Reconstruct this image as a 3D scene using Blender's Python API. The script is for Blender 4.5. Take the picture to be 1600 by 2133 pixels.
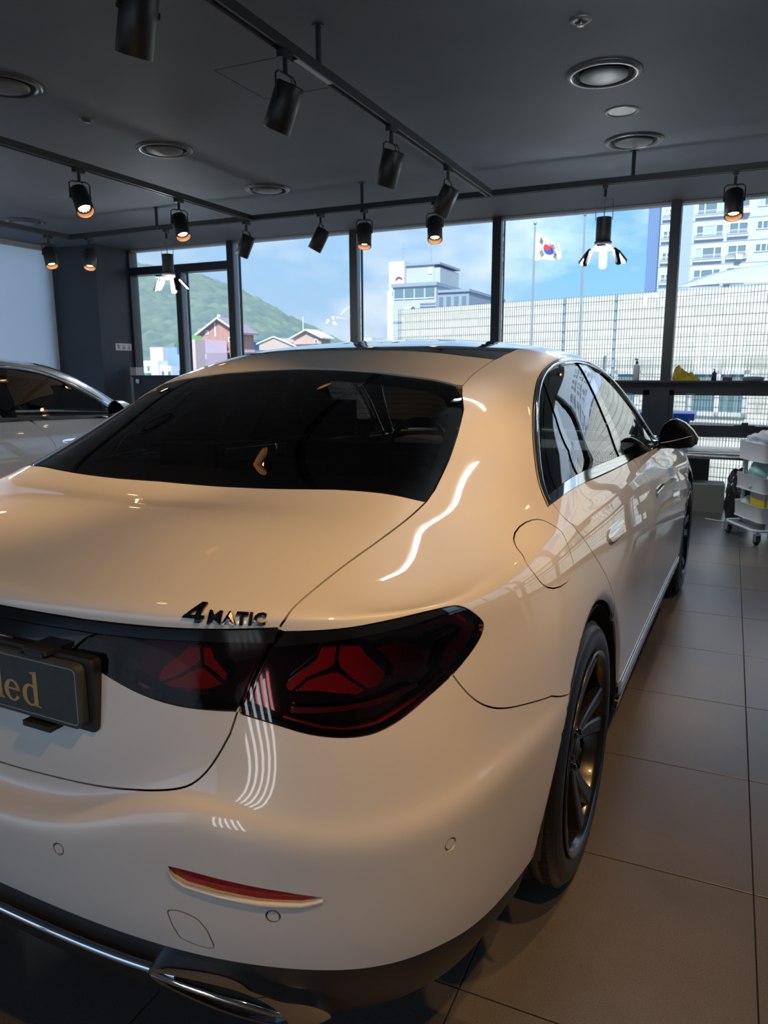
import bpy, bmesh, math, random
import numpy as np
from mathutils import Vector, Matrix, Euler
from mathutils.geometry import delaunay_2d_cdt
random.seed(7); rng = np.random.default_rng(7)
SC = bpy.context.scene
COL = SC.collection
for o in list(bpy.data.objects): bpy.data.objects.remove(o)

# ------------------------------------------------------------------ camera
cam_d = bpy.data.cameras.new('camera')
cam_d.sensor_fit = 'HORIZONTAL'; cam_d.sensor_width = 36.0
cam_d.lens = 1556.0/1600.0*36.0
cam_d.clip_start = 0.05; cam_d.clip_end = 3000
cam_d.dof.use_dof = True; cam_d.dof.focus_distance = 1.75; cam_d.dof.aperture_fstop = 14.0
cam = bpy.data.objects.new('camera', cam_d); COL.objects.link(cam)
def _cam_axes():
    f, cx, cy = 1556.0, 800.0, 1066.5
    d1 = np.array([1525-cx, 764-cy, f]); d1 /= np.linalg.norm(d1)       # room depth axis
    d2 = -np.array([-2620-cx, 783-cy, f]); d2 /= np.linalg.norm(d2)
    d2 -= d1*(d1@d2); d2 /= np.linalg.norm(d2)
    d3 = np.cross(d1, d2); d3 = -d3 if d3[1] > 0 else d3
    return np.array([d2, d1, d3])
_R = _cam_axes()
_m = Matrix.Identity(4)
for i in range(3):
    _m[i][0] = _R[i, 0]; _m[i][1] = -_R[i, 1]; _m[i][2] = -_R[i, 2]
_m[2][3] = 1.37
cam.matrix_world = _m
SC.camera = cam

# ------------------------------------------------------------------ exposure
SC.view_settings.view_transform = 'Standard'
SC.view_settings.look = 'None'
SC.view_settings.gamma = 1.0
SC.view_settings.use_curve_mapping = False
SC.view_settings.exposure = 0.2

# ------------------------------------------------------------------ sky
W = bpy.data.worlds.new('sky'); SC.world = W; W.use_nodes = True
nt = W.node_tree; nt.nodes.clear()
def _n(t, **k):
    n = nt.nodes.new(t)
    for a, b in k.items(): setattr(n, a, b)
    return n
out = _n('ShaderNodeOutputWorld'); bg = _n('ShaderNodeBackground')
tc = _n('ShaderNodeTexCoord'); sep = _n('ShaderNodeSeparateXYZ')
nt.links.new(tc.outputs['Generated'], sep.inputs[0])
ramp = _n('ShaderNodeValToRGB')
e = ramp.color_ramp.elements
e[0].position = 0.0; e[0].color = (.30, .50, .76, 1)
e[1].position = 1.0; e[1].color = (.07, .22, .62, 1)
x = e.new(.12); x.color = (.22, .46, .80, 1)
x = e.new(.35); x.color = (.14, .36, .76, 1)
nt.links.new(sep.outputs['Z'], ramp.inputs[0])
mp = _n('ShaderNodeMapping'); mp.inputs['Scale'].default_value = (3.2, 3.2, 7.0); mp.inputs['Location'].default_value = (.35, .2, .1)
nz = _n('ShaderNodeTexNoise'); nz.inputs['Scale'].default_value = 1.6; nz.inputs['Detail'].default_value = 7; nz.inputs['Roughness'].default_value = .56
nt.links.new(tc.outputs['Generated'], mp.inputs[0]); nt.links.new(mp.outputs[0], nz.inputs['Vector'])
cr = _n('ShaderNodeValToRGB'); cr.color_ramp.elements[0].position = .44; cr.color_ramp.elements[1].position = .68
nt.links.new(nz.outputs['Fac'], cr.inputs[0])
mx = _n('ShaderNodeMix', data_type='RGBA'); mx.inputs['B'].default_value = (.72, .83, .92, 1)
nt.links.new(cr.outputs['Color'], mx.inputs['Factor']); nt.links.new(ramp.outputs['Color'], mx.inputs['A'])
nt.links.new(mx.outputs['Result'], bg.inputs['Color']); bg.inputs['Strength'].default_value = 1.4
nt.links.new(bg.outputs[0], out.inputs[0])

# ------------------------------------------------------------------ sun (behind and to the right of the viewer)
sd = bpy.data.lights.new('sun', 'SUN'); sd.energy = 6.0; sd.angle = .009; sd.color = (1, .97, .93)
sun = bpy.data.objects.new('sun', sd); COL.objects.link(sun)
sun.rotation_euler = Vector((-.20, .70, -.68)).to_track_quat('-Z', 'Y').to_euler()

# ------------------------------------------------------------------ helpers
MATS = {}
def mat(name, col=(.5, .5, .5), rough=.5, metal=0.0, coat=0.0, emis=None, es=0.0, spec=.5, noise=None, bump=None, coat_rough=.03):
    """procedural material; noise=(scale, amount) varies the colour, bump=(scale, strength) gives fine relief"""
    if name in MATS: return MATS[name]
    m = bpy.data.materials.new(name); m.use_nodes = True; t = m.node_tree
    b = t.nodes['Principled BSDF']
    b.inputs['Base Color'].default_value = (*col, 1); b.inputs['Roughness'].default_value = rough
    b.inputs['Metallic'].default_value = metal; b.inputs['Specular IOR Level'].default_value = spec
    b.inputs['Coat Weight'].default_value = coat; b.inputs['Coat Roughness'].default_value = coat_rough
    if emis: b.inputs['Emission Color'].default_value = (*emis, 1); b.inputs['Emission Strength'].default_value = es
    if noise or bump:
        tc = t.nodes.new('ShaderNodeTexCoord')
    if noise:
        n = t.nodes.new('ShaderNodeTexNoise'); n.inputs['Scale'].default_value = noise[0]; n.inputs['Detail'].default_value = 5
        t.links.new(tc.outputs['Object'], n.inputs['Vector'])
        mr = t.nodes.new('ShaderNodeMapRange'); mr.inputs[1].default_value = .3; mr.inputs[2].default_value = .7
        mr.inputs[3].default_value = 1-noise[1]; mr.inputs[4].default_value = 1+noise[1]
        t.links.new(n.outputs['Fac'], mr.inputs[0])
        v = t.nodes.new('ShaderNodeVectorMath'); v.operation = 'SCALE'; v.inputs[0].default_value = col
        t.links.new(mr.outputs[0], v.inputs['Scale']); t.links.new(v.outputs[0], b.inputs['Base Color'])
    if bump:
        n = t.nodes.new('ShaderNodeTexNoise'); n.inputs['Scale'].default_value = bump[0]; n.inputs['Detail'].default_value = 4
        t.links.new(tc.outputs['Object'], n.inputs['Vector'])
        bp = t.nodes.new('ShaderNodeBump'); bp.inputs['Strength'].default_value = bump[1]; bp.inputs['Distance'].default_value = .01
        t.links.new(n.outputs['Fac'], bp.inputs['Height']); t.links.new(bp.outputs[0], b.inputs['Normal'])
    MATS[name] = m; return m
def glass(name, tint=(1, 1, 1), ior=1.45, rough=0.0, gcol=(1, 1, 1)):
    """thin pane: tinted straight-through light plus Fresnel reflection"""
    if name in MATS: return MATS[name]
    m = bpy.data.materials.new(name); m.use_nodes = True; t = m.node_tree; t.nodes.clear()
    o = t.nodes.new('ShaderNodeOutputMaterial'); tr = t.nodes.new('ShaderNodeBsdfTransparent'); gl = t.nodes.new('ShaderNodeBsdfGlossy')
    fr = t.nodes.new('ShaderNodeFresnel'); mix = t.nodes.new('ShaderNodeMixShader')
    tr.inputs[0].default_value = (*tint, 1); gl.inputs['Color'].default_value = (*gcol, 1); gl.inputs['Roughness'].default_value = rough; fr.inputs['IOR'].default_value = ior
    t.links.new(fr.outputs[0], mix.inputs[0]); t.links.new(tr.outputs[0], mix.inputs[1]); t.links.new(gl.outputs[0], mix.inputs[2])
    t.links.new(mix.outputs[0], o.inputs[0]); MATS[name] = m; return m

def link(o, parent=None):
    COL.objects.link(o)
    if parent is not None: o.parent = parent
    return o
def empty(name, label, cat, loc=(0, 0, 0), rz=0.0, group=None, parent=None):
    o = bpy.data.objects.new(name, None); o.empty_display_size = .1; link(o, parent)
    o.location = loc; o.rotation_euler = (0, 0, rz)
    return tag(o, label, cat, group)
def tag(o, label=None, cat=None, group=None, kind=None):
    if label: o['label'] = label
    if cat: o['category'] = cat
    if group: o['group'] = group
    if kind: o['kind'] = kind
    return o
def copy_tree(o, parent=None):
    c = o.copy(); COL.objects.link(c); c.parent = parent
    for ch in o.children: copy_tree(ch, c)
    return c

class MB:
    """collects simple solids; build() links them as one mesh object"""
    def __init__(s): s.v = []; s.f = []; s.mi = []; s.sm = []
    def add(s, v, f, mi=0, smooth=False):
        n = len(s.v); s.v += [tuple(map(float, p)) for p in v]
        for q in f: s.f.append([i+n for i in q]); s.mi.append(mi); s.sm.append(smooth)
        return s
    def box(s, a, b, mi=0, M=None):
        x0, y0, z0 = a; x1, y1, z1 = b
        v = [(x0, y0, z0), (x1, y0, z0), (x1, y1, z0), (x0, y1, z0), (x0, y0, z1), (x1, y0, z1), (x1, y1, z1), (x0, y1, z1)]
        if M is not None: v = [tuple(M @ Vector(p)) for p in v]
        return s.add(v, [(0, 3, 2, 1), (4, 5, 6, 7), (0, 1, 5, 4), (1, 2, 6, 5), (2, 3, 7, 6), (3, 0, 4, 7)], mi)
    def rbox(s, a, b, r=.01, mi=0, seg=3, M=None):
        """box with rounded vertical edges"""
        x0, y0, z0 = a; x1, y1, z1 = b; ring = []
        for cx, cy, a0 in ((x1-r, y1-r, 0), (x0+r, y1-r, 90), (x0+r, y0+r, 180), (x1-r, y0+r, 270)):
            for i in range(seg+1):
                t = math.radians(a0+90*i/seg); ring.append((cx+r*math.cos(t), cy+r*math.sin(t)))
        return s.prism(ring, z0, z1, mi, M)
    def prism(s, ring, z0, z1, mi=0, M=None, smooth=False):
        n = len(ring); v = [(x, y, z0) for x, y in ring]+[(x, y, z1) for x, y in ring]
        if M is not None: v = [tuple(M @ Vector(p)) for p in v]
        f = [[i, (i+1) % n, n+(i+1) % n, n+i] for i in range(n)]
        s.add(v, f, mi, smooth); s.add(v, [list(range(n))[::-1], list(range(n, 2*n))], mi); return s
    def cyl(s, p, q, r, r2=None, n=16, mi=0, caps=True, smooth=True):
        p = Vector(p); q = Vector(q); r2 = r if r2 is None else r2
        d = (q-p).normalized(); a = d.orthogonal().normalized(); b = d.cross(a)
        v = []
        for c, rr in ((p, r), (q, r2)):
            for i in range(n):
                t = 2*math.pi*i/n; v.append(c+a*rr*math.cos(t)+b*rr*math.sin(t))
        s.add(v, [[i, (i+1) % n, n+(i+1) % n, n+i] for i in range(n)], mi, smooth)
        if caps: s.add(v, [list(range(n))[::-1], list(range(n, 2*n))], mi)
        return s
    def lathe(s, prof, n=32, mi=0, M=None, smooth=True, close=False):
        """profile (r, z) turned about z"""
        k = len(prof); v = []
        for r, z in prof:
            for i in range(n):
                t = 2*math.pi*i/n; v.append((r*math.cos(t), r*math.sin(t), z))
        if M is not None: v = [tuple(M @ Vector(p)) for p in v]
        f = []
        for j in range(k-1 if not close else k):
            j2 = (j+1) % k
            for i in range(n): f.append([j*n+i, j*n+(i+1) % n, j2*n+(i+1) % n, j2*n+i])
        return s.add(v, f, mi, smooth)
    def tube(s, pts, r, n=8, mi=0, closed=False, smooth=True):
        P = [Vector(p) for p in pts]; m = len(P); v = []; up = None
        for i in range(m):
            a = P[i-1] if (i > 0 or closed) else P[i]; b = P[(i+1) % m] if (i < m-1 or closed) else P[i]
            d = (b-a).normalized()
            if up is None: up = d.orthogonal().normalized()
            up = (up-d*up.dot(d)).normalized(); w = d.cross(up)
            rr = r[i] if isinstance(r, (list, tuple)) else r
            for k in range(n):
                t = 2*math.pi*k/n; v.append(P[i]+up*rr*math.cos(t)+w*rr*math.sin(t))
        f = []
        for i in range(m if closed else m-1):
            i2 = (i+1) % m
            for k in range(n): f.append([i*n+k, i*n+(k+1) % n, i2*n+(k+1) % n, i2*n+k])
        s.add(v, f, mi, smooth)
        if not closed: s.add(v, [list(range(n))[::-1], list(range((m-1)*n, m*n))], mi)
        return s
    def sphere(s, c, r, n=16, m=10, mi=0, scale=(1, 1, 1)):
        v = []; c = Vector(c)
        for j in range(m+1):
            p = math.pi*j/m
            for i in range(n):
                t = 2*math.pi*i/n
                v.append(c+Vector((r*scale[0]*math.sin(p)*math.cos(t), r*scale[1]*math.sin(p)*math.sin(t), r*scale[2]*math.cos(p))))
        f = [[j*n+i, (j+1)*n+i, (j+1)*n+(i+1) % n, j*n+(i+1) % n] for j in range(m) for i in range(n)]
        return s.add(v, f, mi, True)
    def mesh(s, name, mats):
        me = bpy.data.meshes.new(name); me.from_pydata(s.v, [], s.f)
        for m in (mats if isinstance(mats, (list, tuple)) else [mats]): me.materials.append(m)
        me.polygons.foreach_set('material_index', s.mi); me.polygons.foreach_set('use_smooth', s.sm)
        me.validate(); me.update(); return me
    def build(s, name, mats, parent=None, label=None, cat=None, group=None, kind=None):
        o = bpy.data.objects.new(name, s.mesh(name, mats)); link(o, parent); return tag(o, label, cat, group, kind)
def inst(name, me, parent=None, M=None):
    o = bpy.data.objects.new(name, me); link(o, parent)
    if M is not None: o.matrix_local = M
    return o
def T(x, y, z): return Matrix.Translation((x, y, z))

# ------------------------------------------------------------------ ROOM SHELL
XL, XR, YB, YW, ZC = -8.2, 4.9, -3.4, 8.1, 2.93
ceil_m = mat('ceiling_charcoal', (.098, .118, .142), rough=.7, noise=(1.3, .10), bump=(60, .05))
dark_wall = mat('dark_wall_paint', (.036, .044, .060), rough=.6, noise=(2, .08))
white_wall = mat('white_wall_paint', (.78, .79, .80), rough=.7)
frame_black = mat('frame_black', (.016, .018, .022), rough=.42)
frame_silver = mat('frame_silver', (.20, .23, .28), rough=.45, metal=.3)
track_m = mat('track_black', (.022, .024, .027), rough=.45)
track_slot = mat('track_slot', (.25, .26, .27), rough=.35, metal=.8)
lamp_black = mat('lamp_black', (.012, .012, .013), rough=.45)
copper = mat('lamp_copper_rim', (.26, .145, .10), rough=.35)
glow_warm = mat('led_warm', (1, .8, .5), emis=(1, .72, .38), es=14)
glow_white = mat('led_white', (1, 1, 1), emis=(.9, .97, 1), es=140)
pane_m = glass('window_pane', (.93, .96, .97), 1.19)
def struct(o): o['kind'] = 'structure'; return o

# tiles: porcelain slabs with recessed joints
def tile_mat():
    m = bpy.data.materials.new('floor_tile'); m.use_nodes = True; t = m.node_tree; b = t.nodes['Principled BSDF']
    g = t.nodes.new('ShaderNodeNewGeometry')
    n1 = t.nodes.new('ShaderNodeTexNoise'); n1.inputs['Scale'].default_value = 2.2; n1.inputs['Detail'].default_value = 6; n1.inputs['Roughness'].default_value = .62
    n2 = t.nodes.new('ShaderNodeTexNoise'); n2.inputs['Scale'].default_value = 420; n2.inputs['Detail'].default_value = 2
    n3 = t.nodes.new('ShaderNodeTexNoise'); n3.inputs['Scale'].default_value = 1.1; n3.inputs['Detail'].default_value = 9; n3.inputs['Distortion'].default_value = 1.6
    for n in (n1, n2, n3): t.links.new(g.outputs['Position'], n.inputs['Vector'])
    r = t.nodes.new('ShaderNodeValToRGB'); r.color_ramp.elements[0].position = .2; r.color_ramp.elements[1].position = .85
    r.color_ramp.elements[0].color = (.082, .075, .073, 1); r.color_ramp.elements[1].color = (.128, .118, .113, 1)
    t.links.new(n1.outputs['Fac'], r.inputs[0])
    sp = t.nodes.new('ShaderNodeMapRange'); sp.inputs[1].default_value = .35; sp.inputs[2].default_value = .65; sp.inputs[3].default_value = .66; sp.inputs[4].default_value = 1.40
    t.links.new(n2.outputs['Fac'], sp.inputs[0])
    v = t.nodes.new('ShaderNodeVectorMath'); v.operation = 'SCALE'
    t.links.new(r.outputs[0], v.inputs[0]); t.links.new(sp.outputs[0], v.inputs['Scale'])
    # faint rubber scuffs
    sc = t.nodes.new('ShaderNodeValToRGB'); sc.color_ramp.elements[0].position = .485; sc.color_ramp.elements[1].position = .50
    sc.color_ramp.elements[0].color = (1, 1, 1, 1); sc.color_ramp.elements[1].color = (.955, .955, .955, 1); e3 = sc.color_ramp.elements.new(.515); e3.color = (1, 1, 1, 1)
    t.links.new(n3.outputs['Fac'], sc.inputs[0])
    mu = t.nodes.new('ShaderNodeVectorMath'); mu.operation = 'MULTIPLY'
    t.links.new(v.outputs[0], mu.inputs[0]); t.links.new(sc.outputs[0], mu.inputs[1]); t.links.new(mu.outputs[0], b.inputs['Base Color'])
    rr = t.nodes.new('ShaderNodeMapRange'); rr.inputs[3].default_value = .25; rr.inputs[4].default_value = .33
    t.links.new(n1.outputs['Fac'], rr.inputs[0]); t.links.new(rr.outputs[0], b.inputs['Roughness'])
    bp = t.nodes.new('ShaderNodeBump'); bp.inputs['Strength'].default_value = .12; bp.inputs['Distance'].default_value = .002
    t.links.new(n2.outputs['Fac'], bp.inputs['Height']); t.links.new(bp.outputs[0], b.inputs['Normal'])
    return m
tile_m = tile_mat(); MATS['floor_tile'] = tile_m
fl = struct(MB().box((XL, YB, -.12), (XR, YW, -.006)).build('floor', mat('joint_grout', (.012, .0115, .011), rough=.9)))
TS = .6098; X0 = .1553; Y0 = 1.993
def tile_shape(m, x, y):
    g = .0019; c = .0010; a, b = x+g, y+g; A, B = min(x+TS-g, XR), min(y+TS-g, YW)
    if A-a < .02 or B-b < .02: return
    v = [(a, b, -.006), (A, b, -.006), (A, B, -.006), (a, B, -.006), (a, b, -.0007), (A, b, -.0007), (A, B, -.0007), (a, B, -.0007), (a+c, b+c, 0), (A-c, b+c, 0), (A-c, B-c, 0), (a+c, B-c, 0)]
    m.add(v, [(0, 1, 5, 4), (1, 2, 6, 5), (2, 3, 7, 6), (3, 0, 4, 7), (4, 5, 9, 8), (5, 6, 10, 9), (6, 7, 11, 10), (7, 4, 8, 11), (8, 9, 10, 11)])
far = MB(); tme = None
for i in range(-14, 9):
    for j in range(-9, 11):
        x, y = X0+i*TS, Y0+j*TS
        if x < XL: continue
        if -4 <= i <= 3 and j >= -3 and y+TS < YW:
            if tme is None: m = MB(); tile_shape(m, 0, 0); tme = m.mesh('tile', tile_m)
            inst('tile', tme, fl, T(x, y, 0))
        else: tile_shape(far, x, y)
far.build('tile_field', tile_m, fl, kind='stuff')

struct(MB().box((XL-.2, YB-.2, ZC), (XR+.2, YW+.12, ZC+.25)).build('ceiling', ceil_m))
struct(MB().box((XL-.2, YB-.2, -.1), (XL, 3.6, ZC)).box((XL-.2, 3.6, -.1), (XL, 7.42, .25)).box((XL-.2, 7.42, -.1), (XL, YW+.1, ZC)).build('wall_left', white_wall))
m = MB()
for y in (3.6, 4.9, 6.15, 7.36): m.box((XL-.12, y, .25), (XL-.06, y+.06, ZC))
m.box((XL-.12, 3.6, .25), (XL-.06, 7.42, .31)); sw = struct(m.build('window_left', frame_black)); MB().box((XL-.095, 3.62, .27), (XL-.085, 7.40, ZC)).build('window_pane', pane_m, sw)
# drawn roller blind: daylight glows through the fabric
bm_ = bpy.data.materials.new('blind_fabric'); bm_.use_nodes = True; t = bm_.node_tree; t.nodes.clear()
o_ = t.nodes.new('ShaderNodeOutputMaterial'); d_ = t.nodes.new('ShaderNodeBsdfDiffuse'); r_ = t.nodes.new('ShaderNodeBsdfTranslucent'); x_ = t.nodes.new('ShaderNodeMixShader')
d_.inputs[0].default_value = (.72, .74, .76, 1); r_.inputs[0].default_value = (.74, .77, .80, 1); x_.inputs[0].default_value = .62
t.links.new(d_.outputs[0], x_.inputs[1]); t.links.new(r_.outputs[0], x_.inputs[2]); t.links.new(x_.outputs[0], o_.inputs[0])
bl_ = empty('roller_blind', 'drawn pale grey roller blind over the left hand window', 'blind', (XL+.02, 5.55, ZC))
V = []; n = 60
for i in range(n+1):
    y = -2.0+3.90*i/n
    for z in (-2.75, -.06): V.append((.012*math.sin(i*.9)*.3, y, z))
MB().add(V, [[2*i, 2*i+2, 2*i+3, 2*i+1] for i in range(n)], 0, True).build('blind_cloth', bm_, bl_)
MB().box((-.02, -2.0, -.06), (.05, 1.9, 0)).build('blind_cassette', mat('cassette_grey', (.45, .46, .47), rough=.5), bl_)
MB().cyl((0, -2.0, -2.76), (0, 1.9, -2.76), .012, n=8).build('bottom_bar', mat('cassette_grey', (.45, .46, .47)), bl_)
struct(MB().box((XR, YB-.2, -.1), (XR+.2, 3.2, ZC)).box((XR, 3.2, -.1), (XR+.2, YW+.1, .75)).box((XR, 3.2, 2.75), (XR+.2, YW+.1, ZC)).build('wall_right', mat('right_wall_paint', (.42, .43, .44), rough=.7)))
# column in the back left corner
struct(MB().box((XL, 7.48, 0), (-7.44, YW+.1, ZC)).build('wall_corner_column', dark_wall))
struct(MB().box((XL, YW, -.1), (-7.42, YW+.1, ZC)).build('wall_back_left', dark_wall))

# rear wall (behind the viewer) with glazed openings
rw = MB()
for a, b in ((XL, -7.0), (-1.7, XR)): rw.box((a, YB-.2, -.1), (b, YB, ZC))
rw.box((-7.0, YB-.2, 2.55), (-1.7, YB, ZC))
struct(rw.build('wall_rear', mat('grey_wall_paint', (.20, .21, .22), rough=.7)))
def bars(m, x0, x1, z0, z1, y, w=.05, d=.08, mi=0):
    m.box((x0, y-d/2, z0), (x0+w, y+d/2, z1), mi); m.box((x1-w, y-d/2, z0), (x1, y+d/2, z1), mi)
    m.box((x0+w, y-d/2, z0), (x1-w, y+d/2, z0+w), mi); m.box((x0+w, y-d/2, z1-w), (x1-w, y+d/2, z1), mi)
m = MB(); bars(m, -7.0, -1.7, 0, 2.55, YB-.1); m.box((-4.33, YB-.14, .05), (-4.27, YB-.06, 2.5))
sw = struct(m.build('window_rear', frame_black)); MB().box((-6.95, YB-.105, .05), (-1.75, YB-.095, 2.5)).build('window_pane', pane_m, sw)

m = MB()
for y in (3.2, 4.8, 6.4, 8.0): m.box((XR+.04, y, .75), (XR+.14, y+.09, 2.75))
m.box((XR+.04, 3.2, .75), (XR+.14, 8.1, .82)); m.box((XR+.04, 3.2, 2.69), (XR+.14, 8.1, 2.75))
sw = struct(m.build('window_right', frame_black)); MB().box((XR+.085, 3.25, .8), (XR+.095, 8.05, 2.7)).build('window_pane', pane_m, sw)

# window wall: mullions, sill, awning lights, panes
MX = [-5.775, -4.061, -2.360, -.595, 1.10, 2.80, 4.50]
ml = [-7.42]+MX+[XR]
def mullion(x, z0, z1, w=.095, name='trim_1'):
    m = MB(); m.box((x-w/2, YW-.07, z0), (x+w/2, YW-.045, z1), 0); m.box((x-w/2+.012, YW-.045, z0), (x+w/2-.012, YW+.10, z1), 1)
    m.box((x-w/2, YW+.08, z0), (x+w/2, YW+.10, z1), 0)
    return m
k = 0
for x in MX:
    k += 1; struct(mullion(x, 0, ZC).build('trim_%d' % k, [frame_black, frame_silver]))
k += 1; struct(MB().box((-7.46, YW-.05, 0), (-7.41, YW+.1, ZC), 0).build('trim_%d' % k, [frame_black, frame_silver]))
k += 1; struct(mullion(-6.60, 0, 2.62, .085).build('trim_%d' % k, [frame_black, frame_silver]))
# head trim with a pale edge
k += 1; struct(MB().box((-7.42, YW-.012, ZC-.022), (XR, YW+.1, ZC), 0).build('trim_%d' % k, mat('head_trim', (.33, .36, .38), rough=.5)))
# left bay: high transom
k += 1; struct(MB().box((-7.40, YW-.06, 2.60), (-5.82, YW+.1, 2.70)).build('trim_%d' % k, frame_black))
for i in range(len(ml)-1):
    a, b = ml[i]+.045, ml[i+1]-.045
    w = bpy.data.objects.new('window_%d' % (i+1), None); link(w); w.location = ((a+b)/2, YW, 0); struct(w)
    L = lambda x, y, z: (x-(a+b)/2, y-YW, z)
    def bx(mm, p, q, mi=0): return mm.box(L(*p), L(*q), mi)
    if i == 0:
        for c, d, z0, z1 in ((a, b, 2.70, ZC-.02), (a, -6.645, .05, 2.60), (-6.555, b, .05, 2.60)): bx(MB(), (c, YW+.03, z0), (d, YW+.042, z1)).build('window_pane', pane_m, w)
        bx(MB(), (a, YW-.05, 0), (b, YW+.1, .06)).build('window_frame', frame_black, w); continue
    bx(MB(), (a, YW+.03, 1.24), (b, YW+.042, ZC-.02)).build('window_pane', pane_m, w)
    f = MB(); bx(f, (a, YW-.06, 1.145), (b, YW+.1, 1.24)); bx(f, (a, YW-.05, .69), (b, YW+.1, .765)); bx(f, (a, YW-.05, 0), (b, YW+.1, .07)); f.build('window_frame', frame_black, w)
    f = MB(); x1 = b-.10
    if i >= 3:
        for p, q in (((a, YW-.055, .765), (a+.045, YW+.02, 1.145)), ((x1-.06, YW-.055, .765), (x1, YW+.02, 1.145)), ((a, YW-.055, .765), (x1, YW+.02, .805)), ((a, YW-.055, 1.095), (x1, YW+.02, 1.145))): bx(f, p, q)
        bx(f, (x1, YW-.05, .765), (b, YW+.1, 1.145)); s = f.build('awning_sash', frame_black, w)
        bx(MB(), (a+.045, YW-.01, .805), (x1-.06, YW, 1.095)).build('window_pane', pane_m, w)
        cx = (a+x1)/2-.05; h = MB(); bx(h, (cx-.09, YW-.085, .775), (cx+.09, YW-.055, .815)); bx(h, (cx-.03, YW-.10, .80), (cx+.03, YW-.06, .84)); h.build('sash_handle', frame_black, w)
        for hx in (a+.2, x1-.2): bx(MB(), (hx-.04, YW-.062, 1.10), (hx+.04, YW-.055, 1.112)).build('sash_clip', frame_silver, w)
    else: bx(MB(), (a, YW+.02, .765), (b, YW+.03, 1.145)).build('window_pane', pane_m, w)
    bx(MB(), (a, YW+.03, .07), (b, YW+.042, .69)).build('window_pane', pane_m, w)
struct(MB().box((-5.73, YW-.17, 1.222), (XR, YW-.05, 1.24)).build('trim_%d' % (k+1), frame_black))

# ------------------------------------------------------------------ CEILING: track, lamps, vents
ZT = 2.735
def track_run(p, q, name_label, group='black lighting tracks under the ceiling'):
    t = empty('lighting_track', name_label, 'track', ((p[0]+q[0])/2, (p[1]+q[1])/2, ZT), 0, group)
    c = Vector(((p[0]+q[0])/2, (p[1]+q[1])/2, ZT)); m = MB(); s = MB()
    d = Vector((q[0]-p[0], q[1]-p[1], 0)); n = Vector((-d.y, d.x, 0)).normalized()
    def pr(off0, off1, z0, z1, mm):
        P = [Vector((*p, 0))+n*off0, Vector((*q, 0))+n*off0, Vector((*q, 0))+n*off1, Vector((*p, 0))+n*off1]
        mm.add([tuple(v+Vector((0, 0, z))-Vector((c.x, c.y, 0))) for z in (z0, z1) for v in P], [(0, 3, 2, 1), (4, 5, 6, 7), (0, 1, 5, 4), (1, 2, 6, 5), (2, 3, 7, 6), (3, 0, 4, 7)])
    pr(-.026, -.015, -.022, .022, m); pr(.015, .026, -.022, .022, m); pr(-.015, .015, .006, .022, m)
    m.build('track_rail', track_m, t)
    pr(-.0135, -.011, -.018, .004, s); pr(.011, .0135, -.018, .004, s); s.build('track_conductor', track_slot, t)
    return t
tracks = {}
tracks['D'] = track_run((-6.46, 6.12), (4.8, 6.12), 'long black lighting track running along in front of the window wall')
tracks['A'] = track_run((-1.86, YB+.2), (-1.86, 6.094), 'black lighting track above the nearer sedan, running away from the viewer')
tracks['B'] = track_run((-4.14, YB+.2), (-4.14, 6.094), 'black lighting track over the gap between the two sedans, second from left')
tracks['C'] = track_run((-6.42, YB+.2), (-6.42, 6.094), 'black lighting track nearest the white wall at the left')
tracks['E'] = track_run((.42, YB+.2), (.42, 6.094), 'black lighting track to the right of the nearer sedan, out of view')
for tr, pts in (('D', [(-.77, 6.12), (-3.0, 6.12), (-5.25, 6.12), (1.5, 6.12), (3.7, 6.12)]), ('A', [(-1.86, 3.35), (-1.86, .4)]), ('B', [(-4.14, 2.2)]), ('C', [(-6.42, 3.2)]), ('E', [(.42, 3.0), (.42, .3)])):
    t = tracks[tr]
    for x, y in pts: MB().cyl((x-t.location.x, y-t.location.y, .02), (x-t.location.x, y-t.location.y, ZC-ZT), .014, n=10).cyl((x-t.location.x, y-t.location.y, ZC-ZT-.006), (x-t.location.x, y-t.location.y, ZC-ZT), .03, n=16).build('hanging_rod', track_m, t)
    if tr == 'A': MB().box((-.018, 3.30-t.location.y-.16, -.021), (.018, 3.30-t.location.y+.16, -.012)).build('track_joint', track_slot, t)

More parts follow.
